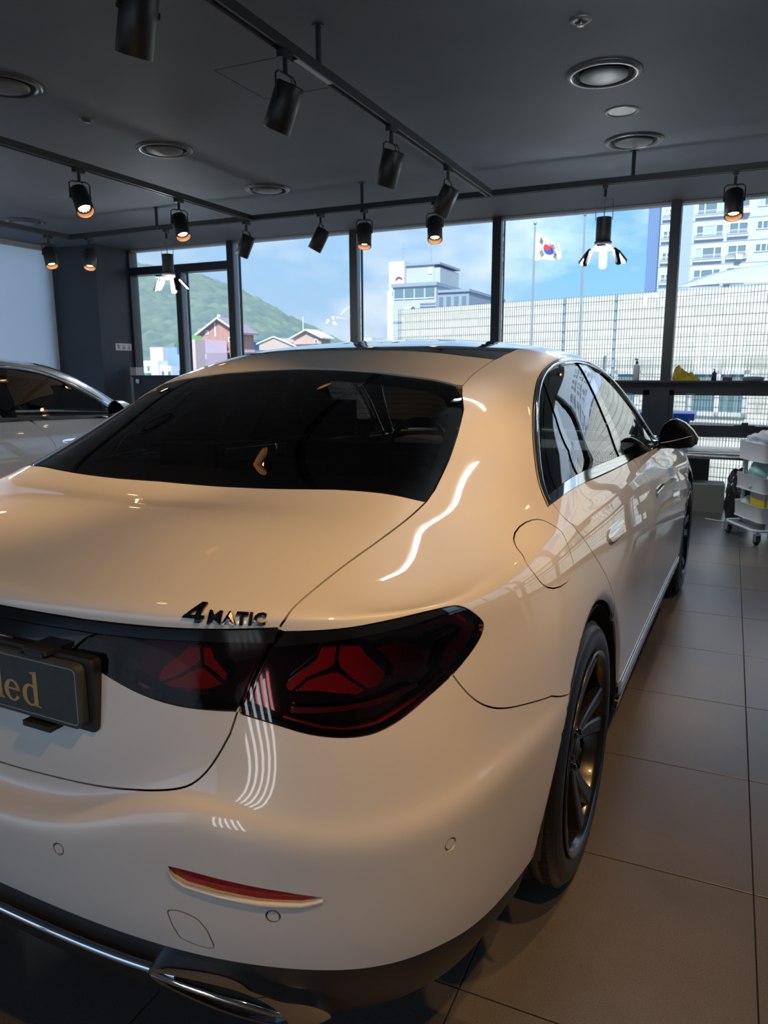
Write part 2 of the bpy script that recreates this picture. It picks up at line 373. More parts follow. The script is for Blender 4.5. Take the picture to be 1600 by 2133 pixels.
# spot head meshes, axis along -Z, pivot at origin
LR, LL_ = .062, .195
def spot_meshes():
    h = MB(); h.lathe([(0, .062), (LR*.9, .062), (LR, .055), (LR, -LL_+.062), (LR-.004, -LL_+.060), (LR-.006, -.045), (0, -.045)], 28, 0)
    head = h.mesh('lamp_head', lamp_black)
    rim = MB().lathe([(LR-.003, -LL_+.0605), (LR-.004, -LL_+.063), (LR-.0068, -.096), (LR-.0078, -.096), (LR-.0075, -LL_+.0605)], 28).mesh('lamp_rim', copper)
    led = MB(); n = 0
    for r_, c_ in ((0, 1), (.017, 6), (.033, 12)):
        for i in range(c_):
            a = 2*PI*i/c_ if c_ > 1 else 0; led.cyl((r_*math.cos(a), r_*math.sin(a), -.094), (r_*math.cos(a), r_*math.sin(a), -.098), .0062, n=8)
    led = led.mesh('led_cluster', glow_warm)
    refl = MB().lathe([(LR-.008, -.094), (.045, -.093), (0, -.092)], 24).mesh('lamp_reflector', lamp_black)
    y = MB(); y.tube([(-LR-.006, 0, 0), (-LR-.006, 0, .085), (-LR+.012, 0, .10), (LR-.012, 0, .10), (LR+.006, 0, .085), (LR+.006, 0, 0)], .0045, 6)
    y.cyl((-LR-.010, 0, 0), (-LR+.002, 0, 0), .012, n=10).cyl((LR-.002, 0, 0), (LR+.010, 0, 0), .012, n=10)
    yoke = y.mesh('lamp_yoke', lamp_black)
    ad = MB().rbox((-.018, -.045, -.030), (.018, .045, .0), .006).cyl((0, 0, -.085), (0, 0, -.03), .011, n=12)
    adapter = ad.mesh('track_adapter', lamp_black)
    return head, rim, led, refl, yoke, adapter
PI = math.pi
SM = spot_meshes()
def spot(x, y, aim, label, watts=40, blend=.5, angle=62, group='track spotlights', roll=0, light=True):
    """spotlight clipped to the track at (x, y), its barrel turned along aim"""
    t = empty('track_spotlight', label, 'spotlight', (x, y, ZT-.022), 0, group)
    d = Vector(aim).normalized()
    inst('track_adapter', SM[5], t)
    yaw = math.atan2(d.y, d.x)+PI/2 if abs(d.x)+abs(d.y) > 1e-3 else 0
    Y = T(0, 0, -.185) @ Matrix.Rotation(yaw, 4, 'Z')
    inst('lamp_yoke', SM[4], t, Y)
    dl = Y.to_3x3().inverted() @ d
    tilt = math.atan2(dl.y, -dl.z)
    Mh = Y @ Matrix.Rotation(tilt, 4, 'X')
    h = inst('lamp_head', SM[0], t, Mh); h['label'] = 'black cylindrical lamp head'
    inst('lamp_rim', SM[1], h); inst('lamp_reflector', SM[3], h); inst('led_cluster', SM[2], h)
    MB().tube([Vector((0, 0, -.08)), Vector((.02, .012, -.10)), Vector((.012, .03, -.115)), Mh @ Vector((0, .02, .062))], .003, 5).build('lamp_cable', lamp_black, t)
    if light:
        ld = bpy.data.lights.new('spot', 'SPOT'); ld.energy = watts; ld.color = (1, .56, .21); ld.spot_size = math.radians(angle); ld.spot_blend = blend; ld.shadow_soft_size = .03
        lo = bpy.data.objects.new('spot_light', ld); link(lo, t); lo.matrix_local = Mh @ T(0, 0, -.105)
    return t
WA = 54
spot(-1.86, 2.14, (-.40, .17, -1), 'black track spotlight nearest the viewer, top cut off by the frame edge', WA)
spot(-1.86, 3.05, (-.50, .06, -1), 'black track spotlight second from the viewer on the track above the nearer sedan', WA)
spot(-1.86, 4.18, (-.36, .10, -1), 'black track spotlight third from the viewer on the track above the nearer sedan', WA)
spot(-1.86, 5.13, (-.55, .02, -1), 'black track spotlight farthest along the track above the nearer sedan', WA)
spot(-4.14, 4.07, (.72, -.35, -1), 'lit track spotlight with glowing lens, nearer one on the second track from left', WA)
spot(-4.14, 5.10, (.52, -.30, -1), 'lit track spotlight farther along the second track from left', WA)
spot(-6.42, 5.84, (.42, -.20, -1), 'lit track spotlight closest to the white left wall', WA)
spot(-6.15, 6.12, (.22, -.36, -1), 'lit track spotlight at the far left, just right of the corner of the tracks', WA)
spot(-4.20, 6.12, (-.52, -.04, -1), 'dark track spotlight before the left mullion of the mountain view, turned left', WA)
spot(-3.41, 6.12, (-.52, -.16, -1), 'track spotlight left of the mullion that splits mountain and grey tower, turned left', WA)
spot(-2.98, 6.12, (.12, -.30, -1), 'lit track spotlight in front of the mullion left of the grey tower', WA)
spot(-2.33, 6.12, (.20, -.46, -1), 'lit track spotlight beside the end of the track above the nearer sedan', WA)
spot(-.075, 6.12, (.05, -.44, -1), 'lit track spotlight at upper right before the white apartment tower', WA)
for x, y, aim, lb in ((-1.86, 1.15, (.1, .3, -1), 'black track spotlight above the boot of the nearer sedan, out of view'),
        (.42, .30, (-.50, .26, -1), 'last track spotlight behind the viewer on the right hand track, out of view'),
        (.42, 1.25, (-.42, .12, -1), 'second rearmost track spotlight on the right hand track, out of view'), (.42, 2.5, (-.5, -.1, -1), 'middle track spotlight on the right hand track, out of view'),
        (.42, 4.0, (-.5, -.1, -1), 'front track spotlight on the right hand track, out of view'), (-4.14, 2.6, (.7, -.1, -1), 'track spotlight over the gap between the sedans, turned right, out of view'),
        (-4.14, 1.4, (.8, .1, -1), 'rearmost track spotlight over the gap between the sedans, out of view')):
    spot(x, y, aim, lb, WA)

# hexagonal LED work lamps: black canister with hinged glowing blades
def blade_lamp(x, y, label, rot=0, watts=14):
    t = empty('folding_blade_lamp', label, 'lamp', (x, y, ZT-.022), rot, 'folding LED blade lamps on the track')
    inst('track_adapter', SM[5], t)
    b = MB(); b.cyl((0, 0, -.40), (0, 0, -.23), .056, n=24); b.lathe([(.058, -.40), (.064, -.405), (.064, -.44), (.04, -.455), (0, -.455)], 24)
    b.build('lamp_canister', lamp_black, t)
    y_ = MB(); y_.tube([(-.062, 0, -.25), (-.062, 0, -.10), (.062, 0, -.10), (.062, 0, -.25)], .003, 6).cyl((0, 0, -.23), (0, 0, -.03), .004, n=6); y_.build('lamp_yoke', frame_silver, t)
    MB().lathe([(.045, -.452), (.088, -.457), (.088, -.462), (0, -.464)], 6).build('led_centre', glow_white, t)
    for i, (ang, fold) in enumerate(((-PI/2, 4), (-PI/2+PI/3, 72), (-PI/2+2*PI/3, 46), (PI/2, 84), (PI/2+PI/3, 46), (PI/2+2*PI/3, 72))):
        Mb = T(0, 0, -.458) @ Matrix.Rotation(ang, 4, 'Z') @ T(.098, 0, 0) @ Matrix.Rotation(math.radians(fold), 4, 'Y')
        p = MB().rbox((.004, -.030, -.004), (.135, .030, .010), .02, M=Mb).build('lamp_blade', lamp_black, t)
        MB().rbox((.010, -.025, -.0065), (.130, .025, -.004), .018, M=Mb).build('led_panel', glow_white, t)
        # finned back
        f = MB()
        for q in range(5): f.box((.02, -.026+.013*q-.002, .010), (.12, -.026+.013*q+.002, .016), M=Mb)
        f.build('blade_fins', lamp_black, p)
    return t
blade_lamp(-.963, 6.12, 'folding LED blade lamp hanging before the flagpoles', .1)
blade_lamp(-5.14, 6.12, 'folding LED blade lamp hanging before the left window with the mountain', .25)
blade_lamp(-6.42, 4.3, 'added folding LED blade lamp brightening the left wall, out of view', .5)  # unseen extra lamp, added to brighten the left wall

# linear tube lamp, out of view above the right rear of the nearer sedan
t = empty('tube_lamp', 'long white LED tube lamp on the ceiling right of the nearer sedan, out of view', 'lamp', (-.075, 3.300, ZC), math.radians(16.5))
MB().box((-.60, -.03, -.035), (.60, .03, 0)).build('tube_housing', white_wall, t)
MB().cyl((-.56, 0, -.045), (.31, 0, -.045), .0055, n=12).build('tube', glow_white, t)

# row of upright tubes on the rear wall (mirrored in the bumper corner)
t = empty('tube_wall_lamp', 'row of upright white LED tubes on the rear wall behind the viewer', 'lamp', (-.30, YB, 1.3))
MB().box((-.52, 0, -1.1), (.52, .03, 1.1)).build('lamp_plate', frame_silver, t)
tb_ = MB().cyl((0, 0, -1.02), (0, 0, 1.02), .042, n=14).mesh('tube', mat('tube_glow', (1, 1, 1), emis=(.93, .97, 1), es=6.0))
for x in (-.44, -.22, 0, .22, .44): inst('tube', tb_, t, T(x, .055, 0))

vent_rim = mat('vent_rim', (.050, .054, .062), rough=.32); vent_disc = mat('vent_disc', (.050, .054, .062), rough=.42)
def vent(x, y, r, label):
    t = empty('ceiling_vent', label, 'vent', (x, y, ZC), 0, 'round ceiling vents')
    MB().lathe([(r, 0), (r, -.006), (r*.94, -.016), (r*.86, -.018), (r*.80, -.010), (r*.78, .0)], 48).build('vent_rim', vent_rim, t)
    MB().lathe([(r*.79, -.002), (0, -.002)], 40).build('vent_throat', matt_dark, t)
    MB().lathe([(r*.64, -.010), (r*.63, -.018), (r*.58, -.022), (r*.3, -.026), (0, -.027)], 40).build('vent_disc', vent_disc, t)
matt_dark = mat('matt_dark', (.008, .008, .009), rough=.9)
vent(-.747, 4.503, .20, 'round ceiling vent at upper right, nearest of the row')
vent(-.744, 5.844, .20, 'round ceiling vent at upper right, next to the window track')
vent(-3.834, 4.60, .20, 'round ceiling vent between the two left tracks, nearer one')
vent(-3.842, 5.944, .20, 'round ceiling vent near the window end between the two left tracks')
vent(-3.79, 3.239, .20, 'round ceiling vent cut by the left frame edge')
vent(-6.959, 6.051, .20, 'round ceiling vent above the white left wall')
t = empty('recessed_downlight', 'round recessed downlight with white diffuser between two ceiling vents', 'downlight', (-.738, 5.177, ZC))
MB().lathe([(.105, 0), (.105, -.004), (.088, -.010), (.084, .0)], 36).build('downlight_rim', mat('downlight_rim', (.16, .17, .19), rough=.3), t)
MB().lathe([(.082, -.003), (0, -.003)], 32).build('downlight_diffuser', mat('diffuser_white', (.6, .6, .57), rough=.5), t)
for x, y, r, lb in ((-.746, 3.81, .05, 'small round sprinkler plate on ceiling at upper right'), (-3.838, 3.873, .045, 'small round sprinkler plate on ceiling at the left')):
    t = empty('ceiling_sprinkler', lb, 'sprinkler', (x, y, ZC))
    MB().lathe([(r, 0), (r, -.004), (r*.55, -.010), (r*.5, -.004), (0, -.004)], 28).build('sprinkler_plate', mat('sprinkler_grey', (.09, .095, .10), rough=.35, metal=.4), t)
    MB().cyl((0, 0, -.022), (0, 0, 0), r*.2, n=10).lathe([(r*.32, -.022), (r*.32, -.026), (0, -.026)], 12).build('sprinkler_head', mat('sprinkler_steel', (.5, .5, .5), rough=.25, metal=1), t)
# access hatch: a thin joint and a slightly lowered panel
hx0, hx1, hy0, hy1 = -2.62, -2.185, 3.575, 4.056
h = MB(); w = .0035
for p, q in (((hx0, hy0), (hx1, hy0+w)), ((hx0, hy1-w), (hx1, hy1)), ((hx0, hy0), (hx0+w, hy1)), ((hx1-w, hy0), (hx1, hy1))): h.box((p[0], p[1], ZC-.0015), (q[0], q[1], ZC+.001))
struct(h.build('trim_%d' % (k+2), mat('hatch_joint', (.035, .038, .043), rough=.8)))

# sign on the corner column
t = empty('wall_sign', 'small white sign with red lettering on the dark corner column', 'sign', (-7.44, 7.87, 1.667))
MB().rbox((0, -.145, -.045), (.006, .145, .045), .002).build('sign_board', mat('sign_white', (.75, .75, .76), rough=.5), t)
red_ink = mat('sign_red', (.55, .05, .06), rough=.5)
def stroke_set(m, cx, segs):
    for (a, b, c, d) in segs: m.box((.006, cx+min(a, c)-.004, min(b, d)-.004), (.0068, cx+max(a, c)+.004, max(b, d)+.004))
m = MB()
# three syllable blocks read from the window side: each a box of short strokes
stroke_set(m, .095, [(-.022, .022, .014, .022), (.014, .022, .014, -.004), (-.022, -.004, .014, -.004), (0, -.004, 0, -.022), (-.025, -.026, .025, -.026)])
stroke_set(m, .0, [(-.025, .024, .008, .024), (-.025, .024, -.025, .0), (-.025, 0, .008, 0), (.022, .028, .022, -.004), (-.02, -.012, .016, -.012), (-.02, -.028, .016, -.028), (-.02, -.012, -.02, -.028), (.016, -.012, .016, -.028)])
m.build('sign_lettering', red_ink, t)
m = MB(); stroke_set(m, -.09, [(-.024, .024, .006, .024), (.006, .024, -.02, -.024), (.02, .028, .02, -.03)]); m.build('sign_lettering', mat('sign_grey', (.35, .3, .3), rough=.5), t)

# ------------------------------------------------------------------ CAR BODY SURFACE
# A C2 bicubic spline over a dome of rings: columns run rear centre -> side -> front centre, rows run sill -> roof.
FAIR_L = 0.02
# ---- outline (plan) half body, rear centre -> side -> front centre
BASE=np.array([(0,-1.135),(.25,-1.127),(.47,-1.10),(.64,-1.04),(.765,-.955),(.848,-.845),(.897,-.69),(.926,-.42),(.936,-.1),(.934,.3),
 (.930,.8),(.930,1.4),(.932,2.0),(.936,2.5),(.937,2.96),(.915,3.3),(.84,3.55),(.68,3.72),(.4,3.80),(0,3.83)])
NJ=len(BASE)
def seg(vals):
    """dict j->value, linear interpolated over columns"""
    ks=sorted(vals);return np.interp(np.arange(NJ),ks,[vals[k] for k in ks])
def normals2(P):
    Q=np.vstack([P[1]*[-1,1],P,P[-2]*[-1,1]])
    T=Q[2:]-Q[:-2];T/=np.linalg.norm(T,axis=1)[:,None]
    return np.stack([T[:,1],-T[:,0]],1)   # outward
BN=normals2(BASE)
def low(z,ins):
    z=seg(z);i=seg(ins);xy=BASE-BN*i[:,None];xy[0,0]=0;xy[-1,0]=0
    return np.c_[xy,z]
ROWS=[
 low({0:.19,19:.19},{0:.16,4:.14,8:.10,14:.10,19:.12}),
 low({0:.25,4:.24,8:.24,19:.22},{0:.065,4:.06,7:.035,8:.02,19:.04}),
 low({0:.435,2:.415,4:.378,7:.36,10:.34,14:.35,19:.34},{0:.005,4:.012,7:.01,10:.012,19:.0}),
 low({0:.51,4:.49,7:.48,10:.45,14:.46,19:.46},{0:-.004,3:0,7:.0,10:.008,19:.0}),
 low({0:.585,1:.60,2:.652,3:.626,4:.613,5:.62,6:.628,7:.61,10:.57,14:.54,19:.53},{0:-.004,2:-.002,4:-.004,7:-.002,10:.004,19:.0}),
 low({0:.615,1:.63,2:.69,3:.672,4:.66,5:.666,6:.675,7:.66,10:.64,14:.59,19:.59},{0:.036,1:.036,2:.022,3:.009,5:.009,6:.007,7:.004,10:.001,19:.004}),
 low({0:.66,2:.725,3:.745,7:.73,10:.715,14:.645,19:.64},{0:.046,2:.038,3:.028,5:.027,6:.021,7:.012,10:.001,19:.01}),
 low({0:.78,2:.81,3:.83,7:.81,10:.79,12:.77,14:.70,19:.69},{0:.058,2:.050,3:.047,5:.046,6:.035,7:.022,10:.006,19:.02}),
 low({0:.885,3:.905,7:.885,10:.865,12:.84,14:.76,19:.75},{0:.068,2:.060,3:.059,5:.060,6:.050,7:.037,10:.02,19:.04}),
 low({0:.945,3:.965,5:.968,7:.95,10:.925,12:.89,14:.81,19:.80},{0:.066,2:.062,3:.064,4:.068,5:.070,6:.064,7:.054,10:.036,14:.05,19:.07}),
 low({0:.982,2:.996,3:1.001,4:.994,5:.986,6:.983,7:.985,10:.965,12:.93,14:.855,16:.84,19:.85},{0:.080,2:.077,3:.084,4:.096,5:.098,6:.090,7:.078,10:.054,14:.085,19:.12}),
]
def cur(pts): return np.array(pts,float)
K13=cur([(0,-.60,1.098),(.2,-.592,1.098),(.40,-.555,1.095),(.56,-.495,1.091),(.64,-.42,1.09),(.70,-.31,1.088),(.745,-.18,1.094),(.775,-.02,1.108),(.79,.2,1.125),(.795,.5,1.12),
 (.80,.9,1.10),(.80,1.4,1.075),(.79,1.95,1.04),(.765,2.22,1.012),(.70,2.40,1.0),(.58,2.47,1.0),(.44,2.53,1.003),(.3,2.56,1.005),(.15,2.575,1.006),(0,2.58,1.007)])
K16=cur([(0,.20,1.415),(.18,.205,1.414),(.34,.225,1.41),(.46,.27,1.402),(.53,.34,1.394),(.565,.42,1.39),(.588,.52,1.39),(.603,.63,1.394),(.61,.78,1.40),(.612,.95,1.404),
 (.61,1.15,1.404),(.607,1.4,1.39),(.605,1.64,1.355),(.59,1.76,1.335),(.52,1.74,1.375),(.42,1.70,1.40),(.32,1.68,1.41),(.21,1.67,1.417),(.1,1.665,1.42),(0,1.665,1.42)])
K17=cur([(0,.36,1.444),(.16,.365,1.443),(.31,.38,1.440),(.41,.42,1.434),(.465,.47,1.430),(.495,.54,1.430),(.512,.62,1.432),(.522,.71,1.435),(.526,.83,1.438),(.527,.97,1.440),
 (.525,1.13,1.438),(.522,1.3,1.428),(.515,1.48,1.412),(.50,1.57,1.405),(.43,1.58,1.425),(.35,1.57,1.435),(.27,1.565,1.44),(.18,1.56,1.443),(.09,1.56,1.445),(0,1.56,1.445)])
K18=cur([(0,.50,1.459),(.14,.505,1.458),(.27,.52,1.456),(.345,.55,1.453),(.39,.59,1.451),(.412,.64,1.451),(.425,.70,1.452),(.43,.77,1.453),(.432,.87,1.455),(.433,.98,1.456),
 (.431,1.10,1.456),(.428,1.23,1.452),(.42,1.38,1.444),(.40,1.44,1.442),(.35,1.46,1.446),(.29,1.46,1.452),(.22,1.455,1.457),(.15,1.45,1.46),(.07,1.45,1.461),(0,1.45,1.461)])
K10=ROWS[-1]
# shoulder / deck rows between K10 and K13 : fraction + bulge up
def mid(A,B,f,up):
    up=seg(up);P=A*(1-f)+B*f;P[:,2]+=up;return P
ROWS.append(mid(K10,K13,.26,{0:.016,2:.016,3:.014,4:.006,5:.002,6:.001,7:.003,8:.002,10:.0,12:.012,14:.022,19:.035}))
ROWS.append(mid(K10,K13,.66,{0:.022,2:.022,3:.018,4:.002,5:-.010,6:-.016,7:-.015,8:-.008,10:-.010,12:.004,14:.02,19:.025}))
ROWS.append(K13)
def bulge(A,B,f,out):
    out=seg(out);P=A*(1-f)+B*f
    n=normals2(P[:,:2]);P[:,:2]+=n*out[:,None]*.8;P[:,2]+=out*.6
    P[0,0]=0;P[-1,0]=0;return P
ROWS.append(bulge(K13,K16,.34,{0:.020,3:.022,6:.016,8:.012,13:.012,19:.02}))
ROWS.append(bulge(K13,K16,.70,{0:.024,3:.026,6:.022,8:.018,13:.016,19:.022}))
ROWS+= [K16,K17,K18]
TGT=np.array(ROWS)            # [k,j,3]
NK=len(TGT)
def fair(T, k0=10, k1=16, j0=1, j1=10, lam=FAIR_L):
    """smooth the shoulder / C-pillar foot: thin-plate fit of z over (x, y), blended back in"""
    Q = T[k0:k1, j0:j1].reshape(-1, 3); n = len(Q)
    d = np.hypot(Q[:, None, 0]-Q[None, :, 0], (Q[:, None, 1]-Q[None, :, 1])*.75)
    K = np.where(d > 0, d*d*np.log(d+1e-12), 0)
    w = np.ones((k1-k0, j1-j0)); w[-1] = 6; w[:, -1] = 6; w[:, 0] = 6; w[0, :3] = 4
    Pm = np.c_[np.ones(n), Q[:, :2]]
    A = np.block([[K+lam*np.diag(1/w.ravel()), Pm], [Pm.T, np.zeros((3, 3))]])
    c = np.linalg.solve(A, np.r_[Q[:, 2], np.zeros(3)]); z = (K@c[:n]+Pm@c[n:]).reshape(k1-k0, j1-j0)
    m = np.ones((k1-k0, j1-j0)); m[-1] = 0; m[:, -1] = 0; m[:, 0] = 0; m[0] *= .7
    o = T.copy(); o[k0:k1, j0:j1, 2] = T[k0:k1, j0:j1, 2]*(1-m)+z*m
    return o
TGT = fair(TGT)
# FAIRED shoulder trims (metres)
TGT[10:15, 3:8, 2] += np.array([[-0.0017, -0.0034, -0.0054, -0.0037, -0.0016], [-0.0029, -0.0104, -0.0118, -0.0057, -0.0023], [-0.0004, -0.002, -0.0062, -0.0049, -0.0025], [0.0021, 0.0051, 0.0, -0.003, -0.0021], [0.0013, 0.0011, -0.0015, -0.0019, -0.0011]])
TGT[10:16, 2:8, 2] += np.array([[-0.0015, -0.003, -0.0058, -0.006, -0.0032, -0.0012], [-0.0026, -0.0064, -0.0141, -0.0105, -0.0047, -0.0017], [-0.003, -0.007, -0.0096, -0.0056, -0.0038, -0.0017], [-0.0022, -0.0038, -0.0024, -0.0034, -0.0025, -0.0005], [-0.001, -0.0016, -0.0044, -0.0029, 0.0025, 0.0015], [-0.0007, 0.0002, 0.0068, 0.0152, 0.0066, 0.0015]])
TGT[10:16, 2:8, 2] += np.array([[-0.0011, -0.0012, 0.0011, 0.0013, 0.0001, -0.0002], [-0.0019, -0.0044, -0.0031, -0.0009, -0.0007, -0.0003], [-0.002, -0.004, -0.004, -0.0031, -0.0014, -0.0005], [-0.0015, -0.0028, -0.0032, -0.0033, -0.0019, -0.0003], [-0.0009, -0.0018, -0.0038, -0.0038, 0.0006, 0.0005], [-0.0006, -0.0009, 0.0002, 0.0041, 0.0024, 0.0006]])
TGT[10:16, 2:8, 2] += np.array([[-0.001, -0.0013, -0.0017, -0.0033, -0.0015, -0.0004], [-0.0011, -0.0046, 0.0021, -0.0009, -0.0019, -0.0004], [0.0018, 0.002, 0.0005, 0.0016, 0.0022, 0.0001], [0.0054, 0.0127, 0.0009, -0.0012, -0.0005, -0.0006], [0.0058, 0.0093, -0.002, -0.0062, -0.0044, -0.0015], [0.0034, 0.0054, 0.0011, -0.006, -0.0022, -0.0011]])
TGT[10:16, 2:8, 2] += np.array([[0.0001, 0.0003, -0.0008, -0.0006, -0.0007, -0.0004], [0.0001, -0.0005, -0.0004, -0.0008, -0.0017, -0.0005], [0.0002, -0.0002, -0.0002, -0.0002, 0.0004, -0.0002], [0.0007, 0.0017, -0.0002, -0.0001, -0.0008, -0.0002], [0.0009, 0.0011, -0.0009, -0.0007, -0.0007, -0.0001], [0.0008, 0.0018, -0.0002, -0.0026, 0.0008, 0.0002]])
def ext(P):
    # mirror-extend in j (2 each side), linear-extend in k
    mir=np.array([-1,1,1.])
    P=np.concatenate([P[:,2:0:-1]*mir,P,P[:,-2:-4:-1]*mir],1)
    return np.concatenate([[3*P[0]-3*P[1]+P[2]*1.0],P,[2*P[-1]-P[-2]]],0) if False else np.concatenate([[2*P[0]-P[1]],P,[2*P[-1]-P[-2]]],0)
def Bw(t):
    return np.stack([(1-t)**3/6,(3*t**3-6*t*t+4)/6,(-3*t**3+3*t*t+3*t+1)/6,t**3/6],-1)
def dBw(t):
    return np.stack([-(1-t)**2/2,(9*t*t-12*t)/6,(-9*t*t+6*t+3)/6,t*t/2],-1)
CTRL=TGT.copy()
def greville(C):
    E=ext(C);w=np.array([1,4,1])/6
    A=E[:-2]*w[0]+E[1:-1]*w[1]+E[2:]*w[2]
    A=A[:,1:-1]
    return A[:,:-2]*w[0]+A[:,1:-1]*w[1]+A[:,2:]*w[2]
for _ in range(4):
    CTRL=CTRL+ (TGT-greville(CTRL))
    CTRL[:,0,0]=0;CTRL[:,-1,0]=0
EXT=ext(CTRL)
def S(u,v,der=False):
    """u in [0,NJ-1] columns, v in [0,NK-1] rows ; right half (x>=0)"""
    u=np.clip(np.asarray(u,float),0,NJ-1-1e-9);v=np.clip(np.asarray(v,float),0,NK-1-1e-9)
    iu=np.floor(u).astype(int);iv=np.floor(v).astype(int);tu=u-iu;tv=v-iv
    bu=Bw(tu);bv=Bw(tv);J=iu[...,None]+1+np.arange(4);K=iv[...,None]+np.arange(4)
    G=EXT[K[...,:,None],J[...,None,:]]
    P=np.einsum('...k,...j,...kjc->...c',bv,bu,G)
    if not der: return P
    Su=np.einsum('...k,...j,...kjc->...c',bv,dBw(tu),G);Sv=np.einsum('...k,...j,...kjc->...c',dBw(tv),bu,G)
    N=np.cross(Su,Sv);N/=np.linalg.norm(N,axis=-1)[...,None]+1e-12
    return P,N

_uvf = {'lid_seam':[[2.55,7.12],[2.65,7.61],[2.77,8.12],[2.87,8.49],[2.97,8.87]],
 'lid_up':[[2.98,9.0],[3.11,9.61],[3.15,10.48],[3.2,11.02],[3.31,11.41],[3.5,11.87],[3.7,12.4],[3.86,12.87]],
 'strip_top':[[0.26,9.15],[1.09,8.98],[1.89,8.99],[2.88,8.95],[2.97,8.93]],
 'strip_bot':[[0.23,8.69],[1.24,8.6],[2.04,8.64],[2.87,8.56],[2.91,8.52]],
 'lidlamp_bot':[[0.93,7.96],[1.23,7.69],[1.55,7.42],[1.88,7.26],[2.2,7.18],[2.55,7.12]],
 'tail':[[3.04,8.91],[3.41,8.88],[3.85,8.9],[4.23,8.95],[4.66,8.98],[5.15,9.03],[5.58,9.05],[5.75,8.85],[5.9,8.57],[6.0,8.35],[6.01,8.21],[5.94,8.01],[5.78,7.79],[5.45,7.46],[5.15,7.24],[4.83,7.01],[4.53,6.79],[4.25,6.63],[4.01,6.54],[3.69,6.52],[3.39,6.58],[3.2,6.66],[3.01,6.78],[2.78,6.93],[2.58,7.07],[2.68,7.58],[2.81,8.12],[2.93,8.58]],
 'tail_strip':[[2.92,8.48],[3.37,8.55],[3.84,8.61],[4.21,8.66],[4.63,8.69],[5.1,8.78],[5.66,8.87]],
 'lstarL':[[1.76,7.73],[1.81,7.93],[1.97,8.24],[2.05,8.45],[2.17,8.46],[2.18,8.15],[2.12,7.99],[1.95,7.76],[1.78,7.61]],
 'lstarR':[[2.19,8.45],[2.28,8.45],[2.32,8.16],[2.44,7.83],[2.42,7.65],[2.35,7.79],[2.2,8.04]],
 'lstarB':[[1.8,7.61],[1.97,7.75],[2.15,7.97],[2.2,7.97],[2.4,7.62],[2.26,7.52],[1.87,7.53]],
 'starL':[[3.04,7.57],[3.06,7.66],[3.4,8.12],[3.46,8.42],[3.65,8.44],[3.63,8.05],[3.57,7.93],[3.29,7.72],[3.11,7.43],[3.06,7.46]],
 'starB':[[3.14,7.42],[3.3,7.69],[3.59,7.85],[3.67,7.84],[4.01,7.43],[3.9,7.33],[3.65,7.36],[3.44,7.41]],
 'starR':[[3.68,8.44],[3.96,8.41],[4.05,8.2],[4.15,8.05],[4.33,7.78],[4.3,7.66],[4.17,7.47],[4.05,7.44],[3.81,7.71],[3.68,7.93],[3.66,8.09]],
 'hatch':[[4.22,8.26],[4.55,8.36],[4.91,8.16],[5.02,7.92],[4.98,7.74],[4.76,7.61],[4.45,7.57],[4.51,7.82],[4.41,8.03]],
 'tipref':[[5.04,8.6],[5.42,8.73],[5.71,8.76],[5.89,8.47],[5.96,8.24],[5.76,7.88],[5.46,7.58],[5.26,7.59],[5.44,8.02],[5.69,8.22],[5.73,8.34],[5.59,8.48],[5.3,8.51]],
 'tipbar':[[5.24,8.28],[5.55,8.36],[5.62,8.34],[5.58,8.3],[5.27,8.24]],
 'redline':[[3.01,6.92],[3.2,6.81],[3.43,6.7],[3.69,6.65],[3.93,6.67],[4.16,6.72],[4.48,6.89],[4.83,7.09],[5.16,7.33],[5.46,7.58]],
 'band':[[3.09,7.03],[3.4,7.02],[3.7,7.04],[4.02,7.1],[4.29,7.17],[4.86,7.37]],
 'fuel':[[6.53,11.4],[6.57,11.57],[6.79,11.59],[7.05,11.47],[7.41,11.03],[7.71,10.37],[7.81,9.81],[7.78,9.14],[7.77,8.63],[7.79,8.27],[7.7,8.06],[7.5,8.03],[7.22,8.17],[7.09,8.35],[6.98,8.67],[6.92,9.2],[6.94,9.71],[6.94,10.2],[6.75,10.8],[6.59,11.18]],
 'refl':[[1.97,3.51],[2.39,3.45],[2.99,3.39],[3.41,3.32],[3.19,3.26],[2.77,3.26],[2.38,3.3],[2.11,3.35],[2.0,3.42]],
 'tow':[[1.92,2.91],[2.03,2.95],[2.19,2.86],[2.27,2.64],[2.32,2.25],[2.28,2.18],[2.13,2.21],[2.01,2.28],[1.95,2.61]],
 'bseam':[[5.39,7.47],[5.51,7.12],[5.68,6.74],[5.89,6.43],[6.14,6.16],[6.52,5.84],[6.96,5.42],[7.49,4.75]],
 'exh':[[1.67,1.74],[2.5,1.78],[2.92,1.56],[3.27,1.58],[3.53,1.37],[3.1,1.1],[2.22,1.37],[1.68,1.56]],
 'rdcut':[[7.37,11.83],[7.71,11.12],[8.07,10.13],[8.14,9.43],[8.25,8.62],[8.49,7.66],[8.69,6.81],[8.88,5.81],[9.04,4.62]],
 'handle':[[8.86,8.51],[9.05,8.55],[9.35,8.36],[9.43,8.11],[9.37,7.91],[9.03,7.88],[8.88,8.18]],
 'handle2':[[10.89,8.31],[11.07,8.35],[11.32,7.98],[11.21,7.62],[10.97,7.78]],
 'badge':[[2.04,9.41],[2.86,9.24]]}

PI = math.pi
